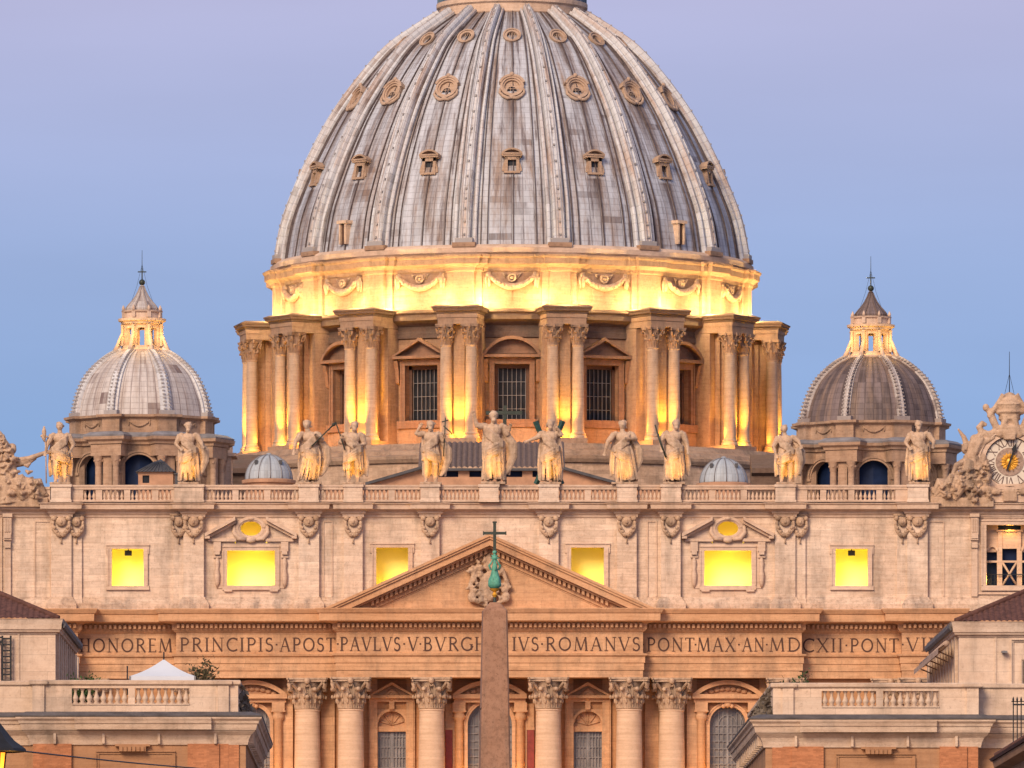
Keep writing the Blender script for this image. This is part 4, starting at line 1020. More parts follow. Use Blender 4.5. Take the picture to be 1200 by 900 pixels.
def shell_at(zz):
    for i in range(len(shell)-1):
        if shell[i][1]<=zz<=shell[i+1][1]:
            t=(zz-shell[i][1])/(shell[i+1][1]-shell[i][1]); return shell[i][0]+(shell[i+1][0]-shell[i][0])*t
    return shell[-1][0]
sh=MB(); sh.lathe(shell,*DC,n=192,uv=16/(2*PI),smooth=True)
so=sh.build('dome_shell',M['lead'],bas)
sh=MB()
for k in range(16):                                    # standing rolls between the sheets
    for f_ in (-.335,-.265,.015,.265,.335):
        th=(k+f_)*SW; wv=.06
        v=[];
        for i,(r_,z_) in enumerate(shell):
            n_=nrm(i); dw=wv/max(r_,2)
            for (da,o_) in ((-dw,0),(-dw*.7,.16),(dw*.7,.16),(dw,0)):
                R_=r_+n_.x*o_; v.append((R_*math.sin(th+da),140-R_*math.cos(th+da),z_+n_.y*o_))
        L=0; fs=[];us=[]
        for i in range(len(shell)-1):
            l2=L+math.hypot(shell[i+1][0]-shell[i][0],shell[i+1][1]-shell[i][1])
            for j in range(3):
                fs.append((i*4+j,i*4+j+1,i*4+j+5,i*4+j+4)); u=(k+f_)+.02*j; us.append([(u,L),(u+.02,L),(u+.02,l2),(u,l2)])
            L=l2
        sh.add(v,fs,us)
sh.build('lead_rolls',M['roll'],so)
b=MB(); b.lathe([(27.2,87.2),(27.45,87.4),(27.5,87.9),(27.3,88.1),(26.9,88.3),(25.8,88.4)],*DC,n=128); b.build('dome_foot_ring',M['trim'],bas)
def rib_mesh():
    m=MB(); v=[];fs=[];us=[];L=0
    sec=[(-1,-.15),(-1,.45),(-.90,.62),(-.76,.62),(-.66,.45),(-.64,.16),(-.52,.16),(-.50,.95),(-.38,1.25),(-.14,1.3),(-.10,1.15),(.10,1.15),(.14,1.3),(.38,1.25),(.50,.95),(.52,.16),(.64,.16),(.66,.45),(.76,.62),(.90,.62),(1,.45),(1,-.15)]
    q=len(sec)
    for i,(r_,z_) in enumerate(shell):
        n_=nrm(i); wd=1.34*(.36+.64*r_/27.0)
        for x,o_ in sec:
            R_=r_+n_.x*o_*.80; v.append((x*wd,-R_,z_+n_.y*o_*.80))
    for i in range(len(shell)-1):
        l2=L+math.hypot(shell[i+1][0]-shell[i][0],shell[i+1][1]-shell[i][1])
        for j in range(q-1):
            fs.append((i*q+j,i*q+j+1,(i+1)*q+j+1,(i+1)*q+j)); us.append([(j*.15,L),(j*.15+.15,L),(j*.15+.15,l2),(j*.15,l2)])
        L=l2
    m.add(v,fs,us)
    # pedestal block at the foot and lamp brackets climbing the rib
    m.m=1; m.box(-1.3,1.3,-27.6,-26,88.0,88.5); m.m=0; m.box(-1.0,1.0,-27.5,-26,88.5,89.0)
    for i in range(6,len(shell)-1,2):
        r_,z_=shell[i]; n_=nrm(i); R_=r_+n_.x*.98; zz=z_+n_.y*.98
        m.box(-.09,.09,-R_-.16,-R_+.1,zz-.08,zz+.12)
    return m.mesh('rib',[M['riblead'],M['drumtrim']])
rm=rib_mesh()
for k in range(16): place('rib',rm,bas,(k+.5)*PI/8)
# dormers
def lean(y,z_,deg,k): return Matrix.Translation((0,y,z_))@Matrix.Rotation(-rad(deg),4,'X')@Matrix.Scale(k,4)@Matrix.Translation((0,-y,-z_))
def dormer1():
    z0=96.6; y=-shell_at(96.6)-.12; m=MB(); m.xf=lean(y,z0,9,.86)
    m.box(-.95,-.55,y-.1,y+2.2,z0,z0+2.0); m.box(.55,.95,y-.1,y+2.2,z0,z0+2.0); m.box(-.95,.95,y-.1,y+2.2,z0+1.55,z0+2.0); m.box(-1.05,1.05,y-.25,y+1,z0-.25,z0+.02)
    m.box(-1.3,1.3,y-.3,y+2.4,z0+2.0,z0+2.22)
    seg_pediment(m,0,1.35,z0+2.22,z0+3.05,y+.6,.22,1.0); m.box(-1.1,1.1,y+.2,y+2.8,z0+2.2,z0+2.6)
    for s_ in (-1,1): m.prism([(s_*.95,z0),(s_*1.3,z0+.1),(s_*1.2,z0+.7),(s_*.95,z0+1.4)],y,y+.6)
    p=MB(); p.xf=m.xf; p.box(-.56,.56,y+.35,y+.45,z0,z0+1.6)
    return m.mesh('dormer',M['dormer']),p.mesh('pane',M['glassdark'])
def dormer2():
    zc=106.9; y=-shell_at(105.4)-.12; m=MB(); m.xf=lean(y,105.4,27,.88)
    cring(m,0,zc,.98,1.42,y,y+2.6,28); cring(m,0,zc,1.2,1.5,y-.18,y+.1,28); arch_ring(m,0,zc,1.45,1.75,y-.3,y+2.9,14,rad(20),rad(160))
    m.prism([(math.cos(t)*1.0,zc+math.sin(t)*1.0) for t in [2*PI*k/28 for k in range(28)]],y+.30,y+2)       # shell hood
    for k in range(0):
        t=rad(30+20*k); m.tube([(math.cos(t)*.72,y+.28,zc-.4+math.sin(t)*.72),(math.cos(t)*.98,y+.30,zc+math.sin(t)*.96)],[.05,.11],5)
    for s_ in (-1,1): m.tube([(0,y-.1,zc-1.75),(s_*.6,y-.2,zc-1.85),(s_*1.15,y-.1,zc-1.45),(s_*1.55,y,zc-.9),(s_*1.5,y,zc-.3)],[.2,.24,.22,.2,.14],6)
    m.ball((0,y-.2,zc-1.65),(.35,.2,.3)); m.ball((0,y-.25,zc+1.75),(.3,.25,.3))
    p=MB(); p.xf=m.xf; p.prism([(-.62,zc-.55)]+[(.62*math.cos(t),zc-.55+.72*math.sin(t)) for t in [PI-PI*k/10 for k in range(1,10)]]+[(.62,zc-.55)],y+.24,y+.29)
    bb=MB(); bb.xf=m.xf
    for x in (-.2,.2): bb.box(x-.03,x+.03,y+.18,y+.23,zc-.55,zc+.1)
    bb.box(-.55,.55,y+.17,y+.22,zc-.25,zc-.17); arch_ring(bb,0,zc-.55,.62,.75,y+.12,y+.31,12)
    return m.mesh('dormer',M['dormer']),p.mesh('pane',M['glassdark']),bb.mesh('window_bars',M['dormer'])
def dormer3():
    zc=113.2; y=-shell_at(112.2)-.12; m=MB(); m.xf=lean(y,112.2,38,.95)
    cring(m,0,zc,.62,1.0,y,y+3.0,24); cring(m,0,zc,.9,1.08,y-.12,y+.1,24)
    p=MB(); p.xf=m.xf; disc(p,0,zc,.64,y+.4,y+.46,20); bb=MB(); bb.xf=m.xf; bb.box(-.62,.62,y+.25,y+.34,zc-.65,zc-.12); bb.box(-.06,.06,y+.26,y+.35,zc-.1,zc+.62); bb.box(-.3,-.22,y+.262,y+.352,zc-.1,zc+.55); bb.box(.22,.3,y+.264,y+.354,zc-.1,zc+.55)
    return m.mesh('dormer',M['dormer']),p.mesh('pane',M['glassdark']),bb.mesh('window_bars',M['dormer'])
for D_ in (dormer1(),dormer2(),dormer3()):
    for th in [k*PI/8 for k in range(-4,5)]:
        d=place('dormer',D_[0],bas,th); obj('pane',D_[1],d)
        if len(D_)>2: obj('window_bars',D_[2],d)
m=MB(); y=-shell_at(89.5)
m.box(-.55,-.32,y-.55,y+1,89,91.3); m.box(.32,.55,y-.55,y+1,89,91.3); m.box(-.75,.75,y-.7,y+1,91.3,91.65); dm=m.mesh('slit_door',M['trim'])
p=MB(); p.box(-.33,.33,y-.3,y-.2,89,91.32); pm=p.mesh('pane',M['wood'])
for th in (-PI/4,PI/4): d=place('slit_door',dm,bas,th); obj('pane',pm,d)
# platform and lantern on top
b=MB(); b.lathe([(8.0,115.9),(8.3,116.3),(8.35,117.2),(8.6,117.4),(8.6,117.9),(8.0,118.0)],*DC,n=48); b.build('platform',M['trim'],bas)
b=MB(); b.lathe([(8.35,117.95),(8.35,119.9),(8.5,119.9),(8.5,120.1),(8.2,120.1),(8.2,117.9)],*DC,n=48)
for k in range(48):
    a=2*PI*k/48; b.xf=rot(a); b.box(-.06,.06,-8.5,-8.34,117.9,119.95)
b.xf=None; b.build('platform_railing',M['bluebronze'],bas)
b=MB(); b.lathe([(5.2,117.8),(5.2,119),(3.9,119.3),(3.9,128),(5.2,128.4),(5.2,129.4),(4.2,130),(3.6,132),(1.6,136),(.7,139),(.5,140.2)],*DC,n=24)
for k in range(16):
    b.xf=rot((k+.5)*PI/8); b.box(-.5,.5,-5.6,-3.8,119,128.2)
b.xf=None; b.build('great_lantern',M['trim'],bas)
b=MB(); b.ball((0,140,141.2),1.25,14,10); b.build('orb',M['bronze'],bas); b=MB(); b.box(-.15,.15,139.85,140.15,142.3,146); b.box(-1.1,1.1,139.84,140.16,144.2,144.5); b.build('great_cross',M['iron'],bas)

# ================================================================== the two minor domes
def octpath(R_,c,n=8,off=PI/8,brk=0,bw=0):
    out=[]
    for k in range(n):
        a=off+2*PI*k/n
        out.append((c[0]+R_*math.sin(a),c[1]-R_*math.cos(a)))
    return out
def minor_dome(px,ybase,mat,rscale=1.0,dark=False):
    Y0=70.0; c=(PX(px,Y0),Y0); zb=PZ(ybase,Y0); S=11.087
    cv=Vector((c[0],c[1],0)); ro=lambda a:Matrix.Translation(cv)@Matrix.Rotation(a,4,'Z')
    root=MB(); oc=octpath
    # lower octagon with arched openings
    zA=zb-9.5; R_in=7.9; ap=R_in*math.cos(PI/8)
    for k in range(8):
        root.xf=ro(k*PI/4); hwf=R_in*math.sin(PI/8)
        hol=[(-1.75,1.75,zA-6,zb-3.4)] 
        root.wall(-hwf,hwf,zA-6,zb-1.6,hol,lambda u,z_,d:(u,-ap+d,z_),.9)
        arch_plate(root,-1.75,1.75,zb-5.15,zb-3.4,-ap,-ap+.8); arch_ring(root,0,zb-5.15,1.75,1.92,-ap-.12,-ap+.05,16); arch_ring(root,0,zb-5.15,1.98,2.2,-ap-.2,-ap+.05,16)
        root.box(-2.3,-1.75,-ap-.2,-ap,zb-5.4,zb-5.15); root.box(1.75,2.3,-ap-.2,-ap,zb-5.4,zb-5.15)
    # corner piers with paired columns
    for k in range(8):
        root.xf=ro(PI/8+k*PI/4); root.box(-.5,.5,-R_in-.7,-R_in+1,zA-6,zb-2.5); root.box(-1.25,1.25,-R_in+.45,-R_in+1,zA-6,zb-1.8)
        root.box(-1.75,1.75,-R_in-1.1,-R_in+1,zb-3.6,zb-2.4)
        for x in (-1.0,1.0):
            root.lathe([(.36,zA-6),(.34,zb-4.8),(.30,zb-4.75),(.36,zb-4.6),(.42,zb-4.1),(.52,zb-3.75),(.55,zb-3.6)],x,-R_in-.80,10,smooth=True)
            for j in range(5): root.ball((x+.4*math.cos(j*1.25),-R_in-.72-.4*abs(math.sin(j*1.25)),zb-4.1),.17,5,4)
    root.xf=None
    pier=[]
    for k in range(8):
        a=PI/8+k*PI/4
        for x,dy in ((-1.8,-.55),(-1.8,1.15),(1.8,1.15),(1.8,-.55)):
            v=Matrix.Rotation(a,3,'Z')@Vector((x,-R_in*1.0-dy,0))+cv; pier.append((v.x,v.y))
    root.sweep(pier,[(-.6,zb-2.4),(.1,zb-2.35),(.15,zb-2.1),(.5,zb-1.9),(.55,zb-1.6)],closed=True)
    part=root.build('minor_dome',M['domestone'],bas)
    ld=MB(); ld.sweep(pier,[(.55,zb-1.6),(.6,zb-1.45),(.0,zb-1.1),(-1.2,zb-.95),(-2.2,zb-.9)],closed=True); ld.build('lead_ledge',M['leadplain'],part)
    fr=MB(); R2=7.5*rscale; bl_=[]
    for k in range(8):
        a=PI/8+k*PI/4
        for x,dy in ((-1.0,-.28),(-1.0,.3),(1.0,.3),(1.0,-.28)):
            v=Matrix.Rotation(a,3,'Z')@Vector((x,-R2-dy,0))+cv; bl_.append((v.x,v.y))
    fr.sweep(bl_,[(-.1,zb-1.4),(.12,zb-1.35),(.12,zb-1.1),(0,zb-1.0),(0,zb+.35),(.1,zb+.4),(.3,zb+.5),(.45,zb+.55),(.48,zb+.8),(-1,zb+.9)],closed=True)
    fr.smooth=True
    for k in range(8):
        fr.xf=ro(k*PI/4); y=-R2*math.cos(PI/8)-.28; swag(fr,-1.1,1.1,zb+.15,.55,y+.12,.13,7)
    fr.build('frieze',M['domestone'],part)
    # shell: eight-sided, pillowed
    pp=[(zb+.8,7.45),(zb+2.9,7.0),(zb+5.2,5.9),(zb+7.0,4.05),(zb+7.95,2.3)]
    q=[]
    rw=[(r_*rscale,z_) for z_,r_ in pp]
    for i in range(len(rw)-1):
        for k in range(6): q.append(cr(rw[max(0,i-1)],rw[i],rw[i+1],rw[min(len(rw)-1,i+2)],k/6))
    q.append(rw[-1])
    s=MB(); n=64; v=[];fs=[];us=[];L=0
    def fac(a): 
        d=((a+PI/8)%(PI/4))-PI/8; return .55+.45*math.cos(PI/8)/math.cos(d)/math.cos(PI/8)*.97 if False else (1-.0)*(.5+.5*(math.cos(PI/8)/math.cos(d)))
    for i in range(n+1):
        a=2*PI*i/n+PI/8*0
        for r_,z_ in q: v.append((c[0]+r_*fac(a)*math.sin(a),c[1]-r_*fac(a)*math.cos(a),z_))
    m_=len(q); 
    for j in range(m_-1):
        l2=L+math.hypot(q[j+1][0]-q[j][0],q[j+1][1]-q[j][1])
        for i in range(n):
            fs.append((i*m_+j,(i+1)*m_+j,(i+1)*m_+j+1,i*m_+j+1)); us.append([(i*8/n+.5,L),((i+1)*8/n+.5,L),((i+1)*8/n+.5,l2),(i*8/n+.5,l2)])
        L=l2
    s.add(v,fs,us,True); s.build('lead_shell',mat,part)
    rb=MB(); L=0; rk=.7 if dark else 1
    for k in range(8):
        rb.xf=ro(PI/8+k*PI/4); v=[];fs=[];us=[];L=0
        sec=[(-.62*rk,-.3),(-.62*rk,.12),(-.34*rk,.14),(-.3*rk,.42),(.3*rk,.42),(.34*rk,.14),(.62*rk,.12),(.62*rk,-.3)]
        for j,(r_,z_) in enumerate(q):
            w_=.45+.55*r_/7.5
            d=Vector((q[min(j+1,m_-1)][0]-q[max(j-1,0)][0],q[min(j+1,m_-1)][1]-q[max(j-1,0)][1])).normalized(); nn=(d.y,-d.x)
            for x,o_ in sec: v.append((x*w_,-(r_+nn[0]*o_),z_+nn[1]*o_))
        for j in range(m_-1):
            l2=L+math.hypot(q[j+1][0]-q[j][0],q[j+1][1]-q[j][1])
            for t in range(7): fs.append((j*8+t,j*8+t+1,j*8+t+9,j*8+t+8)); us.append([(t*.15,L),(t*.15+.15,L),(t*.15+.15,l2),(t*.15,l2)])
            L=l2
        rb.add(v,fs,us)
        for j in range(1,m_-1):
            r_,z_=q[j]
            for x in (-.27,.27): rb.box(x*(.45+.55*r_/7.5)-.09,x*(.45+.55*r_/7.5)+.09,-r_-.56,-r_-.2,z_,z_+.14)
        rb.box(-.75,.75,-q[0][0]-.5,-q[0][0]+.5,zb+.8,zb+1.25)
    rb.xf=None; rb.build('ribs',M['leadlight'] if dark else M['riblead'],part)
    # lantern
    zl=zb+7.85; l=MB()
    l.lathe([(2.45,zl-.3),(2.5,zl+.2),(2.2,zl+.35),(2.2,zl+.6)],*c,n=24)
    for k in range(8):
        l.xf=ro(PI/8+k*PI/4); l.box(-.29,.29,-2.05,-1.5,zl+.5,zl+3.0); l.lathe([(.2,zl+.6),(.17,zl+2.7),(.25,zl+2.85)],0,-2.2,8,smooth=True)
        l.tube([(0,-2.2,zl+2.0),(0,-2.45,zl+1.4),(0,-2.75,zl+.6),(0,-3.05,zl+.1),(0,-2.8,zl-.2)],[.14,.18,.22,.26,.2],6)
        l.xf=ro(k*PI/4); l.wall(-.72,.72,zl+2.5,zl+3.2,[],lambda u,z_,d:(u,-1.85+d,z_)); arch_plate(l,-.42,.42,zl+2.2,zl+2.62,-1.86,-1.4,8)
    l.xf=None
    l.lathe([(1.6,zl+2.9),(2.2,zl+2.95),(2.25,zl+3.15),(2.5,zl+3.25),(2.55,zl+3.5),(1.95,zl+3.55),(1.95,zl+4.1),(2.15,zl+4.2),(2.2,zl+4.35),(1.6,zl+4.4)],*c,n=32)
    for k in range(8):
        l.xf=ro(PI/8+k*PI/4); l.box(-.2,.2,-2.2,-1.8,zl+3.6,zl+4.2); l.tube([(0,-2.1,zl+4.3),(0,-2.1,zl+4.6),(0,-2.1,zl+4.9)],[.14,.17,.04],6)
    l.xf=None
    lo=l.build('lantern',M['trim'],part)
    sp=MB(); sp.lathe([(1.72,zl+4.35),(1.78,zl+4.6),(1.5,zl+4.95),(1.08,zl+5.4),(.68,zl+5.95),(.38,zl+6.5),(.22,zl+6.9),(.28,zl+7.0),(.15,zl+7.1)],*c,n=16,uv=8/(2*PI))
    for k in range(8):
        sp.xf=ro(PI/8+k*PI/4); sp.tube([(0,-1.79,zl+4.6),(0,-1.51,zl+4.97),(0,-1.09,zl+5.4),(0,-.69,zl+5.95),(0,-.39,zl+6.5),(0,-.23,zl+6.9)],.09,5)
    sp.xf=None; sp.build('spire',mat,part)
    o_=MB(); o_.ball((c[0],c[1],zl+7.4),.33,10,8); o_.tube([(c[0],c[1],zl+7.1),(c[0],c[1],zl+8.9)],.07,5); o_.box(c[0]-.45,c[0]+.45,c[1]-.05,c[1]+.05,zl+8.45,zl+8.57)
    o_.tube([(c[0],c[1],zl+8.9),(c[0],c[1],zl+10.8)],[.035,.02],4)
    for s_ in (-1,1): o_.tube([(c[0],c[1],zl+9.3),(c[0]+s_*.55,c[1],zl+7.0),(c[0]+s_*1.4,c[1],zl+4.6)],.015,4)
    o_.build('cross_and_ball',M['bronze'],part)
    for k in range(8):
        a=PI/8+k*PI/4
        if math.cos(a)>-.2:
            for da in (0,): lamp('lantern_lamp',(c[0]+3.0*math.sin(a+.39),c[1]-3.0*math.cos(a+.39),zl+1.75),120,(1,.58,.10),.15)
    lamp('lantern_lamp',(c[0],c[1],zl+1.2),120,(1,.6,.2),.3)
    gl=MB(); gl.lathe([(6.2,zA-6),(6.2,zb-2)],*c,n=16); gl.build('pane',M['glassblue'],part)
    return part,c,zb
md1=minor_dome(166.5,500,M['leadlight'],1.0); md2=minor_dome(1020.5,507,M['leaddark'],1.03,True)

# lead cupolas between the domes and the front
def cupola(px,ytop,ybase,hwpx):
    Y0=40.0; S=F/(Y0-CAM_Y); c=(PX(px,Y0),Y0); R_=hwpx/S; zb=PZ(ybase,Y0); h=(ybase-ytop)/S
    b=MB(); b.lathe([(R_*1.02,zb-8),(R_*1.02,zb-.5),(R_*1.14,zb-.4),(R_*1.16,zb-.1),(R_*1.0,zb)],*c,n=32); bo=b.build('small_cupola',M['terracotta'],bas)
    s=MB(); s.lathe([(R_*math.cos(t),zb+h*math.sin(t)) for t in [PI/2*k/10*.985 for k in range(11)]],*c,n=36,uv=12/(2*PI),smooth=True)
    s.ball((c[0],c[1],zb+h),(.3,.3,.2)); so=s.build('lead_shell',M['leadgrey'],bo)
    rb=MB()
    for k in range(12):
        a=2*PI*k/12+.1; rb.tube([(c[0]+R_*1.01*math.cos(t)*math.sin(a),c[1]-R_*1.01*math.cos(t)*math.cos(a),zb+h*1.01*math.sin(t)) for t in [PI/2*j/8*.97 for j in range(9)]],.06,4)
    rb.build('seams',M['leadplain'],so)
    vt=MB()
    for a in (-.75,.75):
        t=.7; p=(c[0]+R_*math.cos(t)*math.sin(a),c[1]-R_*math.cos(t)*math.cos(a),zb+h*math.sin(t)); vt.box(p[0]-.16,p[0]+.16,p[1]-.3,p[1]+.2,p[2]-.15,p[2]+.28)
    vt.build('vent',M['darklead'],so)
cupola(315,533,562,27.5); cupola(848,537,566,28)
# stepped turret beside the left minor dome, hut on the roof, low roofs
Yh=30.0
def hx(px): return PX(px,Yh)
def hz(py): return PZ(py,Yh)
t=MB(); t.wall(hx(162),hx(203),hz(590),hz(553),[(hx(167),hx(175),hz(566),hz(557))],lambda u,z_,d:(u,Yh+d,z_),.3); t.box(hx(162),hx(203),Yh+.3,Yh+5,hz(590),hz(553)); to=t.build('rooftop_hut',M['terracotta'],bas)
r_=MB(); a,b_=hx(159),hx(206); r_.add([(a,Yh-.4,hz(553)),(b_,Yh-.4,hz(553)),(b_,Yh+5.4,hz(553)),(a,Yh+5.4,hz(553)),((a+b_)/2+.4,Yh+2.5,hz(536))],[(0,1,4),(1,2,4),(2,3,4),(3,0,4),(3,2,1,0)])
for k in range(10):
    x=a+(b_-a)*(k+.5)/10; r_.tube([(x,Yh-.42,hz(553)+.03),(x+((a+b_)/2+.4-x)*.75,Yh-.4+2.9*.75,hz(553)+(hz(536)-hz(553))*.75+.03)],.07,4)
r_.build('hut_roof',M['darklead'],to); p=MB(); p.box(hx(167),hx(175),Yh+.2,Yh+.28,hz(566),hz(557)); p.build('pane',M['glassdark'],to)
d=MB(); d.box(hx(205),hx(215),Yh,Yh+2,hz(590),hz(556)); d.box(hx(204),hx(216),Yh-.2,Yh+2.2,hz(556),hz(554)); d.build('roof_vent',M['darklead'],bas)
Yt=82.0
for sg,(xa,xb,ya,yb) in ((-1,(246,271,517,531)),):
    t=MB(); t.box(PX(xa,Yt),PX(xb,Yt),Yt,Yt+5,PZ(600,Yt),PZ(ya+2,Yt)); t.box(PX(xa-1,Yt),PX(xb+2,Yt),Yt-.3,Yt+5,PZ(ya+2,Yt),PZ(ya,Yt)); t.box(PX(xa-20,Yt),PX(xb+6,Yt),Yt-.6,Yt+5,PZ(535,Yt),PZ(531,Yt)); t.box(PX(xa-14,Yt),PX(xb-1,Yt),Yt-.2,Yt+4,PZ(600,Yt),PZ(535.2,Yt))
    to=t.build('corner_turret',M['trim'],bas); p=MB(); p.box(PX(258,Yt),PX(264,Yt),Yt-.05,Yt+.1,PZ(527,Yt),PZ(521,Yt)); p.build('pane',M['glassdark'],to)
for sg in (-1,1):
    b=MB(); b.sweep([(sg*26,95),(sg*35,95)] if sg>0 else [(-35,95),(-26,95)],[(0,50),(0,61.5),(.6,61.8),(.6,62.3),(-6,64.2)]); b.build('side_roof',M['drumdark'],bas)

# ================================================================== floodlights of the dome
GOLD=(1.0,.56,.10)
for th in BUT:
    if abs(th)>rad(100): continue
    R3=Matrix.Rotation(th,3,'Z')
    def P3(x,y,z_): return R3@Vector((x,y,z_))+DCV
    vr=lambda w_: w_*random.uniform(.6,1.3)
    for sx_ in (-1,1): lamp('attic_lamp',P3(sx_*2.5,-28.2,81.95),vr(1500),(1.0,.69,.25),.2)
    lamp('attic_lamp',P3(0,-30.8,82.3),vr(1900),(1.0,.69,.25),.25)
    lamp('drum_lamp',P3(0,-31.7,66.9),vr(9000),(1.0,.50,.04),.2,'SPOT',P3(0,-29.9,72.5),spot=62); lamp('drum_lamp',P3(0,-30.7,67.0),260,(1.0,.52,.05),.15)
    for sx_ in (-1,1):
        lamp('drum_lamp',P3(sx_*2.55,-29.7,66.8),vr(2300),(1.0,.50,.06),.15,'SPOT',P3(sx_*1.95,-29.5,73.5),spot=75); lamp('drum_lamp',P3(sx_*4.0,-30.3,66.6),600,(1.0,.42,.07),.2)
# ================================================================== statues on the balustrade
def fig(mb,H,pose):
    """a robed stone figure, feet at z=0, facing -y; all lengths in units of H"""
    rnd=random.Random(pose.get('seed',1)); ln=pose.get('lean',0); V=lambda x,y,z:((x*1.06+ln*z*z)*H,y*1.05*H,z*H)
    T=lambda pts,r,n=7: mb.tube([V(*p) for p in pts],[q*H for q in r],n)
    B=lambda c,r,rot=None: mb.ball(V(*c),tuple(q*H for q in r),12,9,rot)
    hx_=pose.get('hx',0); hz_=pose.get('hz',.925)
    tw=pose.get('hip',0)
    # head, face, hair, beard, neck
    B((hx_,-.012,hz_),(.050,.058,.066)); B((hx_,.012,hz_+.014),(.062,.062,.064))
    for k in range(14):                                # curls
        a=rnd.uniform(0,2*PI); t_=rnd.uniform(.0,1.2); B((hx_+.058*math.cos(a)*math.cos(t_),.016+.058*abs(math.sin(a))*math.cos(t_)*(1 if math.sin(a)>0 else .45)*(1 if math.sin(a)>0 else -1),hz_+.014+.060*math.sin(t_)-(.05 if math.sin(a)>0 and rnd.random()<.5 else 0)),(.019,.019,.019)); B((hx_+pose.get('look',0),-.062,hz_-.008),(.010,.018,.018)); B((hx_+pose.get('look',0)*.8,-.048,hz_+.018),(.036,.016,.010))
    if pose.get('beard',1): T([(hx_,-.045,hz_-.035),(hx_,-.062,hz_-.07),(hx_,-.055,hz_-.10)],[.034,.036,.012])
    T([(hx_*.6,.0,.80),(hx_,-.004,hz_-.04)],[.045,.036])
    # trunk
    B((tw*.2,0,.735),(.115,.082,.095)); B((tw*.6,0,.64),(.095,.075,.09)); B((tw,.0,.54),(.098,.078,.085))
    for s_ in (-1,1): B((s_*.108,0,.79),(.046,.045,.042))
    # legs
    kn=pose.get('knee',1)
    for s_ in (-1,1):
        fwd=.05 if s_==kn else 0
        T([(tw+s_*.055,0,.52),(tw*.6+s_*.065,-.03-fwd,.29),(s_*.07,.01,.13),(s_*.072,.0,.03)],[.072,.052,.044,.028]); T([(s_*.072,.01,.022),(s_*.085,-.07,.018)],[.028,.02],6)
    # robe
    kind=pose.get('robe','long'); top=.60; n=27
    hem={'long':.03,'mid':.20,'short':.36}[kind]; rx,ry={'long':(.145,.115),'mid':(.135,.11),'short':(.125,.10)}[kind]
    for i in range(n):
        a=2*PI*i/n+rnd.uniform(-.08,.08); k=1+rnd.uniform(-.1,.13)
        if kind!='long' and rnd.random()<.12: continue
        sw_=pose.get('swing',0)
        p=[(tw*.6+.100*math.cos(a),.075*math.sin(a),top),(tw+.118*math.cos(a)*k,.095*math.sin(a)*k,.47),(tw*.7+sw_*.4+(rx*.9)*math.cos(a+.08)*k,(ry*.95)*math.sin(a)*k,.28 if kind=='long' else (hem+.47)/2),(sw_+rx*math.cos(a+.16)*k,ry*math.sin(a)*k,hem+rnd.uniform(0,.03))]
        r0=rnd.uniform(.011,.029); T(p,[r0*.8,r0,r0*1.05,r0*.85],6)
    # mantle across the chest and round the hips
    m=pose.get('mantle',1)
    for k in range(5):
        o_=k*.026
        T([(-m*.13,.01,.80-o_*.3),(-m*.08,-.085,.74-o_),(m*.02,-.10,.66-o_),(m*.11,-.085,.575-o_*.7),(m*.14,.0,.56-o_*.5)],[.022,.026,.026,.024,.02],6)
    for k in range(4):
        o_=k*.035
        T([(m*.13,-.02,.58-o_),(m*.04,-.115,.53-o_*1.25),(-m*.07,-.11,.455-o_),(-m*.14,-.03,.42-o_*.8)],[.026,.03,.028,.02],6)
    # cape behind
    if pose.get('cape',1):
        for i in range(9):
            x=(i-4)/4; T([(x*.11,.055,.82),(x*.15+pose.get('capeswing',0)*.5,.085,.55),(x*.165+pose.get('capeswing',0),.09,.30),(x*.16+pose.get('capeswing',0)*.8,.08,pose.get('capehem',.12)+.03*(i%2))],[.025,.036,.036,.024],6)
    if pose.get('side'):                              # a loop of cloth hanging clear of the body
        sg=pose['side']
        for k in range(3): T([(sg*(.12+.02*k),.03,.72),(sg*(.23+.025*k),.04,.55),(sg*(.24+.02*k),.05,.38),(sg*(.17+.02*k),.04,.20),(sg*(.13+.01*k),.03,.12)],[.025,.04,.042,.034,.015],6)
    # arms: each (elbow, hand) point
    for s_,(el,ha) in ((-1,pose['R']),(1,pose['L'])):
        T([(s_*.12,0,.79),el,tuple(el[i]*.15+ha[i]*.85 for i in range(3)),ha],[.046,.036,.023,.02],8)
        T([(s_*.13,.0,.79),tuple(.5*(s_*.13 if i==0 else (0 if i==1 else .77))+.5*el[i] for i in range(3)),el],[.048,.048,.040],8)   # sleeve
        d=Vector(ha)-Vector(el); d.normalize(); side=Vector((-d.z,0,d.x)); side = side.normalized() if side.length>1e-3 else Vector((1,0,0))
        B(tuple(Vector(ha)+d*.018),(.022,.018,.024))
        for f_ in range(4):
            q=Vector(ha)+d*.03+side*(.018-.012*f_); T([tuple(q),tuple(q+d*.024+Vector((0,-.006,0))),tuple(q+d*(.036-.004*abs(f_-1.5))+Vector((0,-.014,0)))],[.0085,.008,.006],5)
        q=Vector(ha)+side*.022; T([tuple(q),tuple(q+d*.02+side*.014)],[.009,.007],5)
    B((0,0,.004),(.15,.13,.024))
    mb.box(-.17*H,.17*H,-.14*H,.14*H,-.018*H,.018*H)

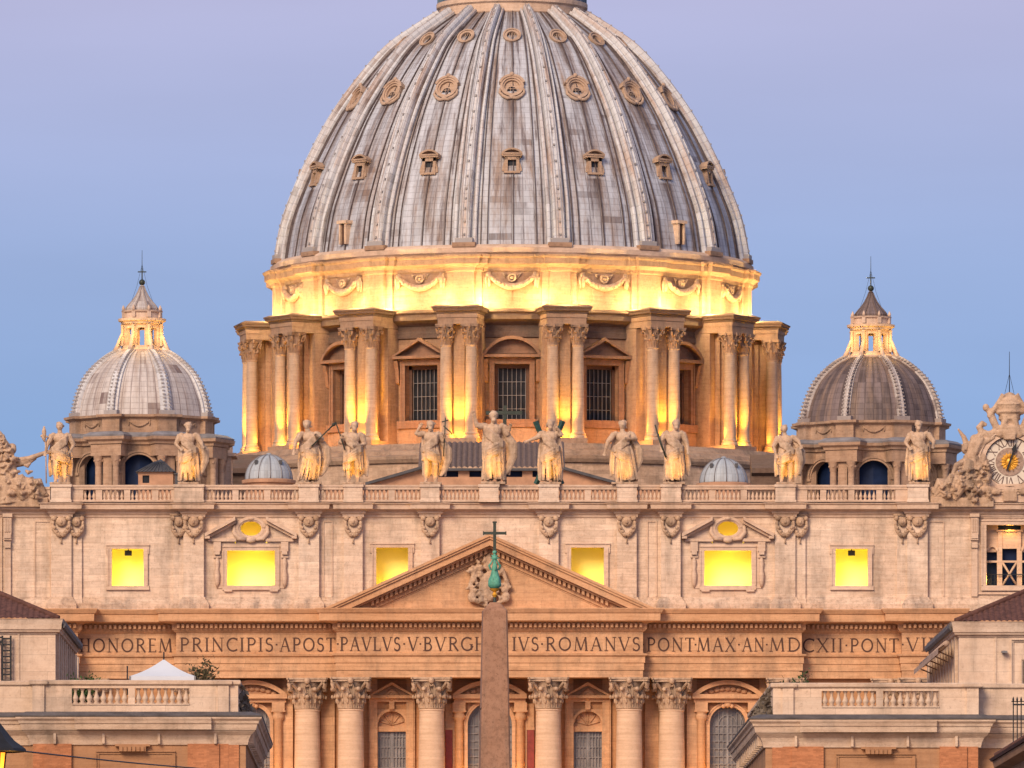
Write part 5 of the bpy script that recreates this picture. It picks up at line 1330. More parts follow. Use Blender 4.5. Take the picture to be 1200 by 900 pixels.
STAT=[
 (71,497,"bare chested stone figure with cape holding a tall crozier beside a sculpture group",dict(seed=3,robe='short',R=((-.20,-.02,.64),(-.225,-.06,.50)),L=((.20,.02,.63),(.16,-.09,.53)),cape=1,side=None,mantle=-1,knee=-1,hx=-.01,beard=0),'crozier'),
 (221,497,"robed stone figure with a hanging loop of cloth before the pale minor dome",dict(seed=4,robe='long',R=((-.19,.02,.64),(-.12,-.1,.56)),L=((.20,-.02,.66),(.22,-.1,.60)),side=1,mantle=1,capeswing=.03),None),
 (364,495,"robed stone figure swinging to the right with a spear slanting over its shoulder",dict(seed=5,robe='long',R=((-.21,-.04,.66),(-.24,-.1,.50)),L=((.19,-.04,.68),(.12,-.12,.74)),side=1,mantle=-1,lean=-.03,swing=-.05,hip=.03,hx=-.03,beard=0),'spear'),
 (414,496,"stone figure with one bare leg and a thin staff slanting up beside its head",dict(seed=6,robe='mid',R=((-.19,-.03,.64),(-.17,-.09,.72)),L=((.17,.02,.63),(.04,-.11,.60)),mantle=1,knee=1,hx=.02,capeswing=.05),'staff'),
 (505,495,"stone figure in short tunic raising an arm, cross topped staff at its side",dict(seed=7,robe='short',R=((-.22,-.02,.80),(-.16,-.06,.90)),L=((.19,.02,.66),(.20,-.05,.72)),mantle=-1,side=1,hx=-.005,capeswing=.06),'reed_cross'),
 (578,484,"tallest robed stone figure in the middle, hand raised, large dark cross behind it",dict(seed=8,robe='long',R=((-.22,-.05,.80),(-.25,-.10,.93)),L=((.19,.02,.66),(.21,-.03,.76)),mantle=1,capeswing=.05,lean=.01,side=1),'great_cross'),
 (645,494,"long robed stone figure with arm stretched out before a dark green diagonal cross",dict(seed=9,robe='long',R=((-.19,-.03,.72),(-.33,-.06,.66)),L=((.17,-.02,.76),(.10,-.06,.86)),mantle=1,hx=.0,capehem=.06),'saltire'),
 (729,495,"twisting beardless stone figure wrapped in swirling cloth, without any staff",dict(seed=10,robe='long',R=((-.22,-.03,.66),(-.26,-.02,.50)),L=((.19,-.06,.70),(.08,-.13,.70)),mantle=-1,side=1,lean=.02,hip=.03,swing=.07,hx=-.01,beard=0),None),
 (790,494,"bearded robed stone figure with a dark rod slanting down across its right side",dict(seed=12,robe='long',R=((-.20,-.05,.66),(-.19,-.10,.54)),L=((.19,.02,.62),(.20,-.06,.50)),mantle=1,hx=.03,capeswing=.06),'rod'),
 (921,500,"half naked stone figure leaning on a draped block beside the brown minor dome",dict(seed=13,robe='short',R=((-.20,-.02,.63),(-.16,-.08,.48)),L=((.20,-.02,.72),(.23,-.06,.64)),mantle=1,hx=-.03,side=1,knee=-1,beard=0),'block'),
 (1077,495,"robed stone figure holding one forearm forward beside the winged group and round clock",dict(seed=14,robe='long',R=((-.20,.0,.64),(-.15,-.1,.56)),L=((.22,-.02,.66),(.20,-.13,.58)),mantle=1,side=None,hx=-.01,capeswing=-.02),None),
]
SY=-.35
for px,yt,lab,pose,att in STAT:
    zb_=fz(568.5); x=fx(px-574); H=(fz(yt)-zb_)/.992
    m=MB(); fig(m,H,pose)
    if att=='block': m.box(.14*H,.26*H,-.06*H,.10*H,0,.58*H); m.tube([(.2*H,-.05*H,.6*H),(.25*H,-.08*H,.4*H),(.22*H,-.08*H,.15*H)],[.06*H,.05*H,.03*H],6)
    me=remesh(m,.0066*H,0); me.materials.append(M['statue'])
    root=thing('statue',lab,'statue',(x,SY,zb_),'stone figures along the balustrade of the front')
    o=obj('body',me,root,local=True,loc=(0,0,.02*H))
    a=MB(); 
    if att=='crozier':
        a.tube([(-.225*H,-.07*H,.02*H),(-.235*H,-.07*H,.62*H),(-.25*H,-.07*H,.74*H)],[.012*H]*3,6); a.tube([(-.25*H,-.07*H,.70*H),(-.275*H,-.07*H,.76*H),(-.29*H,-.07*H,.82*H)],[.02*H,.03*H,.012*H],6); a.tube([(-.25*H,-.07*H,.72*H),(-.262*H,-.07*H,.86*H),(-.26*H,-.07*H,.95*H)],[.018*H,.042*H,.012*H],6); a.ball((-.30*H,-.07*H,.79*H),.022*H); a.ball((-.22*H,-.07*H,.78*H),.02*H)
    if att=='spear': a.tube([(.02*H,-.14*H,.60*H),(.20*H,-.12*H,.78*H),(.36*H,-.1*H,.94*H)],.012*H,6); a.ball((.37*H,-.1*H,.95*H),.03*H)
    if att=='staff': a.tube([(-.13*H,-.10*H,.55*H),(-.19*H,-.1*H,.74*H),(-.28*H,-.08*H,1.0*H)],.011*H,6)
    if att=='reed_cross':
        a.tube([(.20*H,-.06*H,.45*H),(.22*H,-.06*H,.80*H),(.23*H,-.06*H,1.06*H)],.010*H,6); a.tube([(.20*H,-.06*H,.93*H),(.34*H,-.06*H,.80*H)],.012*H,6); a.tube([(.17*H,-.06*H,.99*H),(.28*H,-.06*H,1.02*H)],.01*H,5)
    if att=='great_cross':
        a.box(.135*H,.185*H,.10*H,.14*H,.02*H,1.10*H); a.box(-.10*H,.40*H,.098*H,.142*H,.975*H,1.025*H)
        a.xf=None
    if att=='saltire':
        for s_,y_ in ((1,.16),(-1,.21)):
            d=Vector((.62*s_*.55,0,.80)).normalized(); c_=Vector((-.02,y_,.50))*H; p0,p1=c_-d*.52*H,c_+d*.55*H
            a.tube([p0,p1],.042*H,4,False)
    if att=='rod': a.tube([(-.13*H,-.12*H,.42*H),(-.22*H,-.12*H,.66*H),(-.30*H,-.1*H,.93*H)],[.016*H,.018*H,.012*H],6)
    if a.v:
        nm_={'crozier':'crozier','spear':'spear','staff':'staff','reed_cross':'cross_staff','great_cross':'cross','saltire':'diagonal_cross','rod':'rod'}[att]
        a.build(nm_,M['darkgreen'] if att=='saltire' else (M['statue'] if att=='crozier' else M['bronze']),root,local=True)
    if att=='great_cross': pass
    lamp('statue_lamp',(x+.4,SY-4.2,zb_-.2),1700,(1,.52,.07),.12,'SPOT',(x,SY,zb_+.33*H),spot=40)

# -------- winged sculpture groups beside the clocks
def angel(px0,mirror,label,seed,wing=True,arm=False,ext=0,tall=0):
    rnd=random.Random(seed); m=MB()
    def A(px,py,d=0): 
        x=px if not mirror else -px
        return (x/12.0,-.2-d,(590-py)/12.0)
    # body leaning back, head, hair
    m.tube([A(26,566,.5),A(28,553,.6),A(30,542,.5),A(27,533,.4)],[.85,.75,.72,.40],10); m.ball(A(25,527,.5),(.40,.42,.48)); m.ball(A(26,524,.4),(.46,.44,.36)); m.ball(A(24.5,527.5,.95),(.09,.14,.12))
    # legs reaching out to the free side
    m.tube([A(26,566,.7),A(14,563,1.1),A(5,572,.9),A(1,583,.8)],[.62,.55,.42,.26],9); m.tube([A(28,567,.7),A(19,573,1.2),A(12,586,1.0)],[.6,.5,.3],9)
    for k in range(11):
        t=k/10; m.tube([A(30-6*t,560+4*t,.9),A(20-8*t,566+8*t,1.3),A(12-16*t+rnd.uniform(-3,3),574+8*t,.9),A(4-14*t+rnd.uniform(-4,4),578+9*t,.5)],[.24,.30,.28,.14],6)
    # arms
    if arm: m.tube([A(23,541,.5),A(6,538,.6),A(-10,532,.5),A(-21,529,.5)],[.34,.28,.22,.2],8); m.tube([A(22,543,.4),A(8,541,.4),A(-2,536,.4)],[.45,.42,.25],8)
    else: m.tube([A(24,541,.6),A(14,546,1.0),A(10,556,1.1)],[.36,.28,.2],8)
    m.tube([A(33,541,.5),A(42,548,.9),A(44,560,.9)],[.38,.3,.2],8)
    # wing
    if wing:
        for k in range(9):
            t=k/8; m.tube([A(33,541,-.3),A(27-6*t+3,526-6*t,-.5),A(24-4*t+8*t*t,512-8*t+30*t*t*.5,-.6),A(17+16*t,502+26*t,-.6)],[.34,.32,.26,.1],6)
        for k in range(6): m.tube([A(34,545,-.3),A(42+2*k,540+3*k,-.5),A(47,556+3*k,-.5)],[.3,.3,.14],6)
    for k in range(16):                                # cloth trailing far over the ledge
        a0=rnd.uniform(6,24); m.tube([A(a0,rnd.uniform(556,572),.9),A(a0-ext*.5,rnd.uniform(564,578),1.2),A(-ext+rnd.uniform(0,16),rnd.uniform(574,587),.7)],[.32,.34,.16],6)
    m.tube([A(12,568,.8),A(-ext*.4,566,1.0),A(-ext*.75,579,.8)],[.5,.45,.25],8)
    for k in range(10):                                # cloth heaped behind the shoulders
        m.tube([A(rnd.uniform(28,50),rnd.uniform(515,540),.1),A(rnd.uniform(34,54),rnd.uniform(540,560),.6),A(rnd.uniform(30,56),rnd.uniform(562,586),.5)],[.3,.42,.3],7)
    if tall:
        m.tube([A(30,590,.2),A(34,560,.3),A(38,535,.2),A(41,512,.1),A(42,505,.1)],[1.3,1.25,1.0,.6,.2],8)
        for k in range(30):
            py=rnd.uniform(512,585); px=38+rnd.uniform(-1,1)*(3+(py-505)*.2); a=rnd.uniform(0,PI)
            m.tube([A(px,py,1.0),A(px+5*math.cos(a),py-5*math.sin(a),1.5),A(px+9*math.cos(a+.8),py-9*math.sin(a+.8),1.1)],[.2,.3,.12],6)
    for k in range(46):                                # broken, deeply cut carving over the whole group
        px=rnd.uniform(-ext+12,54); top=(508+abs(px-42)*1.0) if tall else (530+abs(px-40)*.75)
        py=rnd.uniform(min(top+6,580),586); a=rnd.uniform(0,2*PI); d=rnd.uniform(.9,1.7)
        m.tube([A(px,py,d-.3),A(px+4*math.cos(a),py+4*math.sin(a),d+.15),A(px+8*math.cos(a+.7),py+8*math.sin(a+.7),d-.2)],[.14,.24,.10],6)
    # cloth and trophies piled around
    for k in range(34):
        px=rnd.uniform(4,52); py=rnd.uniform(548,588); 
        if py<590-(px-0)*1.0 and px<20: py=rnd.uniform(574,588)
        a=rnd.uniform(-1,1); L_=rnd.uniform(5,13); d=rnd.uniform(.1,1.0)
        m.tube([A(px,py,d),A(px+L_*.5*math.sin(a),py-L_*.5,d+.3),A(px+L_*math.sin(a+.6),py-L_*.9,d)],[rnd.uniform(.16,.32),rnd.uniform(.2,.34),.1],6)
    for k in range(12): m.ball(A(rnd.uniform(36,54),rnd.uniform(525,586),rnd.uniform(0,.8)),(rnd.uniform(.3,.55),.4,rnd.uniform(.3,.6)),8,6)
    m.box(*sorted((A(-ext,0)[0],A(58,0)[0])),-1.3,1.2,-.4,.5)
    me=remesh(m,.055,0); me.materials.append(M['relief'])
    o=obj('sculpture_group',me); o.location=(fx(px0-574),.2,fz(590)); tag(o,label,'sculpture','winged groups seated beside the clocks')
angel(1106,False,"carved seated figure with upright wing and trailing cloth beside the round clock",21,ext=16)
angel(40,True,"carved seated figure stretching one arm over piled drapery towards the crozier statue",22,wing=False,arm=True,ext=17,tall=1)

# ================================================================== obelisk on the square
OY=-200.0; oxc=PX(579.7,OY); S=F/(OY-CAM_Y)
ob=thing('obelisk','tall red granite obelisk topped by a green bronze mount and dark cross','obelisk',(oxc,OY,0))
zt=PZ(716,OY); za=PZ(710,OY); z9=PZ(900,OY); ht=14.2/S; h9=17.8/S
zb=9.0; hb=ht+(h9-ht)*(zt-zb)/(zt-z9)
s=MB(); 
def sq(h,z_,bev=.12): return [(-h+bev,-h,z_),(h-bev,-h,z_),(h,-h+bev,z_),(h,h-bev,z_),(h-bev,h,z_),(-h+bev,h,z_),(-h,h-bev,z_),(-h,-h+bev,z_)]
v=sq(hb,zb)+sq(ht,zt)+sq(ht*.40,za+.25,.04); fs=[tuple(range(7,-1,-1)),tuple(range(16,24))]
for r0 in (0,8): fs+=[(r0+i,r0+(i+1)%8,r0+8+(i+1)%8,r0+8+i) for i in range(8)]
s.add(v,fs); s.build('shaft',M['granite'],ob,loc=(0,0,0),rotz=rad(4),local=True)
cz=MB(); cz.tube([(PX(563,OY)-oxc,-hb+.52,PZ(832,OY)),(PX(568,OY)-oxc,-hb+.50,PZ(824,OY)),(PX(575,OY)-oxc,-hb+.49,PZ(820,OY)),(PX(583,OY)-oxc,-hb+.48,PZ(816.5,OY))],[.05,.03,.035,.02],5)
for a_,b_ in ((570,784),(588,760),(574,868),(584,740)): cz.ball((PX(a_,OY)-oxc,-hb+.40+.0033*(900-b_),PZ(b_,OY)),(.06,.12,.07),6,4)
cz.build('chips_and_crack',M['iron'],ob,local=True)
p=MB(); p.box(-1.9,1.9,-1.9,1.9,2.2,7.6); p.box(-2.3,2.3,-2.3,2.3,7.6,8.4); p.box(-2.6,2.6,-2.6,2.6,1.0,2.2); p.box(-4.5,4.5,-4.5,4.5,0,1.0)
for x in (-1,1):
    for y in (-1,1): p.box(x*1.25-.3,x*1.25+.3,y*1.25-.3,y*1.25+.3,8.4,9.0)
p.build('pedestal',M['granite'],ob,local=True)
def oz(py): return PZ(py,OY)
m=MB(); m.smooth=True
m.lathe([(.50,oz(715)),(.62,oz(713.5)),(.45,oz(711)),(.30,oz(709)),(.36,oz(707.5)),(.12,oz(705.5)),(.10,oz(700))],0,0,12,smooth=True); m.build('bronze_foot',M['bronze'],ob,60,local=True)
m=MB(); m.lathe([(.10,oz(700)),(.22,oz(697)),(.1,oz(694)),(.36,oz(691)),(.40,oz(689.8))],0,0,12,smooth=True)
m.build('bronze_stem',M['gold'],ob,60,local=True)
m=MB(); m.smooth=True
for k in range(5):
    a=2*PI*k/5+.4; m.ball((.26*math.cos(a),.26*math.sin(a),oz(682.5)),(.24,.24,.46),10,8)
m.lathe([(.2,oz(690)),(.50,oz(687)),(.50,oz(684)),(.40,oz(678)),(.26,oz(670)),(.20,oz(664)),(.12,oz(660))],0,0,14,smooth=True)
for k in range(4):
    a=PI/2*k+.2; m.tube([(.3*math.cos(a),.3*math.sin(a),oz(668)),(.42*math.cos(a),.42*math.sin(a),oz(663)),(.16*math.cos(a),.16*math.sin(a),oz(657))],[.09,.1,.05],6)
for k in range(8):
    a=2*PI*k/8; m.tube([(0,0,oz(654)),(.34*math.cos(a),0,oz(654)+.34*math.sin(a))],[.12,.03],5)
m.ball((0,0,oz(647)),.17,8,6); m.tube([(0,0,oz(660)),(0,0,oz(641))],[.13,.08],7); m.ball((0,0,oz(654)),(.2,.15,.2),8,6)
m.build('bronze_mount',M['patina'],ob,60,local=True)
m=MB(); m.box(-.115,.115,-.1,.1,oz(646),oz(611.5)); m.box(-.84,.84,-.095,.095,oz(626.4),oz(623.2))
m.box(-.16,.16,-.12,.12,oz(613),oz(611)); m.box(-.88,-.8,-.12,.12,oz(627),oz(622.6)); m.box(.8,.88,-.12,.12,oz(627),oz(622.6)); m.build('cross',M['bronze'],ob,local=True)
# ================================================================== the two terrace buildings that frame the view
FY=-400.0; FS=F/(FY-CAM_Y)                            # 22.7 photo pixels per metre at their fronts
M['cream']=stone('cream_travertine',(.73,.575,.465),(2.6,.9),var=.06,mortar=.8,damt=.5,grime=.6,vein=.4)
M['creamtrim']=stone('cream_trim',(.67,.53,.43),None,damt=.55,grime=.65,bump=.3)
M['brick']=stone('orange_brick',(.47,.205,.105),(.28,.075),var=.15,mortar=.95,dirt=(.20,.10,.06),damt=.3,grime=.5,bump=.3)
M['panel']=stone('ochre_panel',(.42,.24,.14),(1.9,.55),var=.06,mortar=.88,damt=.3,grime=.45)
M['flash']=plain('lead_flashing',(.11,.10,.105),.6,0,.5,1.2,.3)
def bz(y): return 2+(1200-y)/FS
def terrace_building(sg,px_edge,dz,rotz,label,labels):
    """sg=+1: stands right of the view, its corner to the left; x runs away from the street"""
    X0=PX(px_edge,FY); root=thing('terrace_building',label,'building',(X0,FY,0),'buildings framing the view',rotz)
    def U(d): return sg*d/FS                           # photo pixels from the corner
    z=lambda y: bz(y)+dz
    def path(off=0,end=330,back=46):
        p=[(0,back),(0,0),(U(250),0),(U(250),1.0),(U(end),1.0)]
        return p if sg>0 else p[::-1]
    B=lambda mb,d0,d1,y0,y1,z0,z1: mb.box(U(d0),U(d1),y0,y1,z0,z1)
    # body: brick and panels
    b=MB(); b.prism([(0,0),(U(250),0),(U(250),1.0),(U(330),1.0),(U(330),46),(0,46)][::(1 if sg>0 else -1)],0,z(846),'xy'); body=b.build('wall',M['panel'],root,local=True)
    b=MB()
    for d0,d1,pr in ((8,20,.10),(31,68,.22),(20,31,.12),(204,236,.22),(236,249,.12)): B(b,d0,d1,-pr,-.001,0,z(875))
    b.build('brick_pier',M['brick'],root,local=True)
    b=MB()
    for d0,d1 in ((86,172),): frame_rect(b,min(U(d0),U(d1)),max(U(d0),U(d1)),z(960),z(887),.16,-.06,-.001)
    B(b,117,148,-.42,-.001,z(884),z(878)); B(b,112,153,-.30,-.0012,z(878),z(875.5))
    for k in range(6): B(b,119+k*5,122+k*5,-.5,-.40,z(884),z(878.4))
    b.build('wall_panel',M['panel'],root,local=True)
    # cove and cornice
    b=MB(); b.sweep(path(),[(-.3,z(877)),(.10,z(876)),(.12,z(874)),(.16,z(870)),(.26,z(865)),(.44,z(861)),(.50,z(859.5)),(-.3,z(859))]); 
    for d in (34,100,165,222): 
        B(b,d,d+3,-.36,-.1,z(875),z(862))
    for k in range(14):
        y=.6+k*3.2; b.box(U(-9) if sg>0 else 0, 0 if sg>0 else U(-9), y,y+.9,z(874),z(860.2))
    b.build('cove',M['creamtrim'],root,local=True)
    b=MB(); b.sweep(path(),[(-.3,z(859.2)),(.52,z(859)),(.56,z(856.5)),(.60,z(852)),(.66,z(851.5)),(.70,z(848.5)),(.82,z(846)),(.84,z(844)),(.6,z(843.8)),(-.3,z(843.6))])
    b.sweep([(U(40),-.02),(U(200),-.02)][::sg],[(.84,z(858.6)),(.86,z(856.5)),(.90,z(852)),(.96,z(851.5)),(1.0,z(848.5)),(1.06,z(846.2)),(1.08,z(844.4)),(.2,z(844.2))]); b.build('cornice',M['creamtrim'],root,local=True)
    b=MB(); b.sweep(path(),[(-.2,z(843.8)),(.86,z(843.5)),(.88,z(841.8)),(.7,z(840.4)),(.3,z(837.4)),(-.2,z(837))]); b.build('flashing',M['flash'],root,local=True)
    # parapet with its two runs of balusters
    b=MB(); Yf=.28
    def parapet(d0,d1,y0,pr=0,lo=840): B(b,d0,d1,y0-pr,y0+.45,z(lo),z(806))
    parapet(20,33,Yf,.16); parapet(33,66,Yf,.02); parapet(204,236,Yf,.02); parapet(236,250,Yf,.16); B(b,130,138,Yf-.04,Yf+.4,z(830),z(808))
    B(b,66,204,Yf-.02,Yf+.45,z(840),z(829)); B(b,66,204,Yf-.08,Yf+.45,z(829),z(827.6)); B(b,66,204,Yf-.03,Yf+.43,z(809.5),z(806))
    B(b,250,330,Yf+1.0,Yf+1.4,z(846),z(806))
    q=MB(); q.sweep(([(U(9),45),(U(9),Yf),(U(20),Yf)] if sg>0 else [(U(20),Yf),(U(9),Yf),(U(9),45)]),[(-.4,z(840)),(0,z(840)),(0,z(806)),(-.4,z(806))]); q.build('side_parapet',M['cream'],root,local=True)
    bo=b.build('parapet',M['cream'],root,local=True)
    b=MB(); pth=[(U(9),45),(U(9),Yf),(U(19),Yf),(U(19),Yf-.18),(U(34),Yf-.18),(U(34),Yf-.04),(U(235),Yf-.04),(U(235),Yf-.18),(U(251),Yf-.18),(U(251),Yf+1.0),(U(330),Yf+1.0)]
    b.sweep(pth if sg>0 else pth[::-1],[(-.5,z(806)),(.04,z(806)),(.12,z(804.6)),(.13,z(801)),(.06,z(800)),(-.5,z(799.6))]); b.build('coping',M['creamtrim'],bo)
    bb=MB(); bb.lathe(baluster_prof(z(809.5)-z(827.6),.165),0,0,14,smooth=True); bme=bb.mesh('baluster',M['creamtrim'],50)
    for a,e_ in ((66,130),(138,204)):
        n=8
        for k in range(n): obj('baluster',bme,bo,(U(a+(e_-a)*(k+.5)/n),Yf+.22,z(827.6)))
    # terrace floor sits on the body; penthouse stands back from the edge
    YP=12.0; SP=F/(FY+YP-CAM_Y); K=SP/FS
    def UP(px): 
        w=(px-600)/SP*sg                              # mirrored photo column on the right-hand building
        return sg*(w-abs(X0)*1.0) if sg>0 else -(w-abs(X0))
    pz=lambda y: 2+(1200-y)/SP+dz
    off=0
    d0=sg*(abs((1117-600)/SP)-abs((897-600)/FS)+(.30 if sg>0 else -.04)); d1=d0+sg*20; dep=27
    b=MB(); b.prism([(d0,YP),(d1,YP),(d1,YP+dep),(d0,YP+dep)][::sg],z(846),pz(742),'xy'); pw=b.build('penthouse',M['cream'],root,local=True)
    b=MB()
    for k in range(11): y=YP+1.0+k*3.0; b.box(d0-sg*.16,d0,y,y+1.1,z(840),pz(744))
    b.box(d0+sg*1.9,d0+sg*2.0,YP-.06,YP,z(840),pz(745)); 
    if sg>0: frame_rect(b,d0+2.9,d0+2.9+3.0,z(840),pz(752),.12,YP-.09,YP-.001)
    b.build('wall_strip',M['creamtrim'],pw)
    pp=[(d0,YP+dep),(d0,YP),(d1,YP)]
    b=MB(); b.sweep(pp if sg>0 else pp[::-1],[(-.2,pz(747)),(.06,pz(746.5)),(.08,pz(744.8)),(.22,pz(744)),(.26,pz(741.8)),(.32,pz(741)),(.34,pz(735)),(.40,pz(730)),(.44,pz(728.6)),(-.3,pz(728))]); b.build('eaves',M['creamtrim'],pw)
    b=MB(); b.sweep([(d0,YP+dep),(d0,YP-.2)] if sg>0 else [(d0,YP-.2),(d0,YP+dep)],[(.40,pz(739)),(.46,pz(739)),(.54,pz(736)),(.54,pz(732)),(.46,pz(732)),(.44,pz(736)),(.4,pz(737))]); b.build('gutter',M['flash'],pw)
    # hipped tile roof
    r_=MB(); xa,xb=d0-sg*.15,d1+sg*.6; zt=pz(728.4); run=9.0; rise=run*.445
    if sg>0: corrug(r_,xa,xb,YP-.15,zt,YP-.15+run,zt+rise,.30,.06,run,0)
    else: corrug(r_,xb,xa,YP-.15,zt,YP-.15+run,zt+rise,.30,.06,0,run)
    n=60
    for k in range(int((dep)/.3)):                     # side slope
        y0=YP-.15+k*.3; y1=y0+.3; t0=min(1,max(0,(y0-YP+.15)/run)); t1=min(1,(y1-YP+.15)/run)
        tt0=min(t0,max(0,(YP+dep+.3-y0)/run)); tt1=min(t1,max(0,(YP+dep+.3-y1)/run))
        for (ya,yb,ha,hb,ta,tb) in ((y0,(y0+y1)/2,0,.1,tt0,(tt0+tt1)/2),((y0+y1)/2,y1,.1,0,(tt0+tt1)/2,tt1)):
            r_.add([(xa,ya,zt+ha),(xa,yb,zt+hb),(xa+sg*run*tb,yb,zt+rise*tb+hb),(xa+sg*run*ta,ya,zt+rise*ta+ha)],[(0,1,2,3)])
    r_.tube([(xa,YP-.15,zt+.05),(xa+sg*run,YP-.15+run,zt+rise+.08)],.16,6); r_.build('roof',M['tilebrown'],pw)
    return root,U,z,d0,YP,pz,pw
tbR,UR,zR,dR,YP,pzR,pwR=terrace_building(1,897,0.0,0,"terrace building with rolled awning and dark penthouse window under its tiled roof",None)
tbL,UL,zL,dL,_,pzL,pwL=terrace_building(-1,1185-897,.14,rad(.9),"terrace building carrying a white canopy and wall ladder behind its balustrade",None)
# window, camera and awning on the right penthouse
b=MB(); b.box(dR+3.42,dR+5.0,YP-.03,YP+.02,zR(838),pzR(775)); b.build('pane',M['glassdark'],pwR); 
b=MB(); frame_rect(b,dR+3.42,dR+5.0,zR(838),pzR(775),.10,YP-.07,YP-.031); b.build('window_frame',M['creamtrim'],pwR)
b=MB(); b.box(dR+2.25,dR+2.55,YP-.5,YP-.1,pzR(765.5),pzR(763)); b.box(dR+2.36,dR+2.44,YP-.2,YP,pzR(766),pzR(762.5)); b.build('security_camera',M['leadplain'],pwR)
b=MB(); y0,y1=YP+2,YP+30; b.tube([(dR-.55,y0,pzR(752)),(dR-.55,y1,pzR(752))],.16,8); b.add([(dR-.45,y0,pzR(750)),(dR-.45,y1,pzR(750)),(dR-1.0,y1,pzR(758)),(dR-1.0,y0,pzR(758))],[(0,1,2,3)]); b.add([(dR-1.0,y0,pzR(758)),(dR-1.0,y1,pzR(758)),(dR-1.0,y1,pzR(764)),(dR-1.0,y0,pzR(764))],[(0,1,2,3)])
for k in range(5): b.tube([(dR-.02,y0+2+k*5.5,pzR(768)),(dR-.95,y0+2+k*5.5,pzR(759))],.04,5)
b.build('awning',plain('striped_cloth',(.42,.30,.24),.9,0,.4,1.2,.1),pwR)
# steel ladder on the left penthouse
la=MB(); xl=-(0)
def LX(px): return (px-600)/ (F/(FY+YP-CAM_Y))-tbL.location.x
for px in (7.5,17.2): la.box(LX(px)-.05,LX(px)+.05,YP-.34,YP-.22,zL(820),pzL(748.5))
for k in range(8): zz=pzL(752+k*7); la.box(LX(7.5),LX(17.2),YP-.31,YP-.25,zz-.045,zz+.045)
for px in (-8,): la.box(LX(-14),LX(7.3),YP-.33,YP-.23,pzL(757.5),pzL(754.5)); la.box(LX(-14),LX(7.3),YP-.33,YP-.23,pzL(751.5),pzL(749.5))
o=la.build('wall_ladder',M['iron'],pwL)
b=MB(); b.box(LX(-14),LX(5.5),YP-.16,YP-.01,zL(820),pzL(757.6)); b.build('recess_panel',M['creamtrim'],pwL)

# canopy tent behind the left balustrade
TY=-383.0
ct=thing('canopy_tent','white pyramid canopy with metal legs standing on the left roof terrace','canopy',(PX(192,TY),TY,zL(846)))
ts=F/(TY-CAM_Y); hw_=38.5/ts; ze=2+(1200-794)/ts-zL(846); zp=2+(1200-772.5)/ts-zL(846)
M['canvas']=plain('white_canvas',(.56,.60,.68),.9,0,.06,.8,.05)
m=MB(); N_=8; 
def sag(t): return t-.10*math.sin(PI*t)
v=[];fs=[]
for (cx_,cy_) in ((-1,-1),(1,-1),(1,1),(-1,1)): pass
cs=[(-hw_,-hw_),(hw_,-hw_),(hw_,hw_),(-hw_,hw_)]
for i in range(4):
    a,b_=cs[i],cs[(i+1)%4]; b0=len(v)
    for j in range(N_+1):
        t=j/N_
        for k in range(7):
            s_=k/6; x=(a[0]+(b_[0]-a[0])*s_)*(1-t); y=(a[1]+(b_[1]-a[1])*s_)*(1-t); v.append((x,y,ze+(zp-ze)*sag(t)-.05*math.sin(PI*s_)*(1-t)))
    for j in range(N_):
        for k in range(6): q=b0+j*7+k; fs.append((q,q+1,q+8,q+7))
m.add(v,fs,None,True)
for i in range(4):
    a,b_=cs[i],cs[(i+1)%4]; m.add([(a[0],a[1],ze),(b_[0],b_[1],ze),(b_[0]*1.005,b_[1]*1.005,ze-.24),(a[0]*1.005,a[1]*1.005,ze-.24)],[(0,1,2,3)])
m.build('canopy',M['canvas'],ct,local=True)
m=MB(); m.tube([(0,0,zp-.1),(0,0,zp+.38)],.045,6); m.build('finial',M['iron'],ct,local=True)
for x,y in cs:
    m=MB(); m.box(x*.985-.05,x*.985+.05,y*.985-.05,y*.985+.05,0,ze); m.build('leg',M['leadplain'],ct,local=True)
m=MB(); m.tube([(-hw_-.12,-hw_,ze-1),(-hw_-.12,-hw_,ze+.55)],.04,5); m.build('guy_pole',M['iron'],ct,local=True)

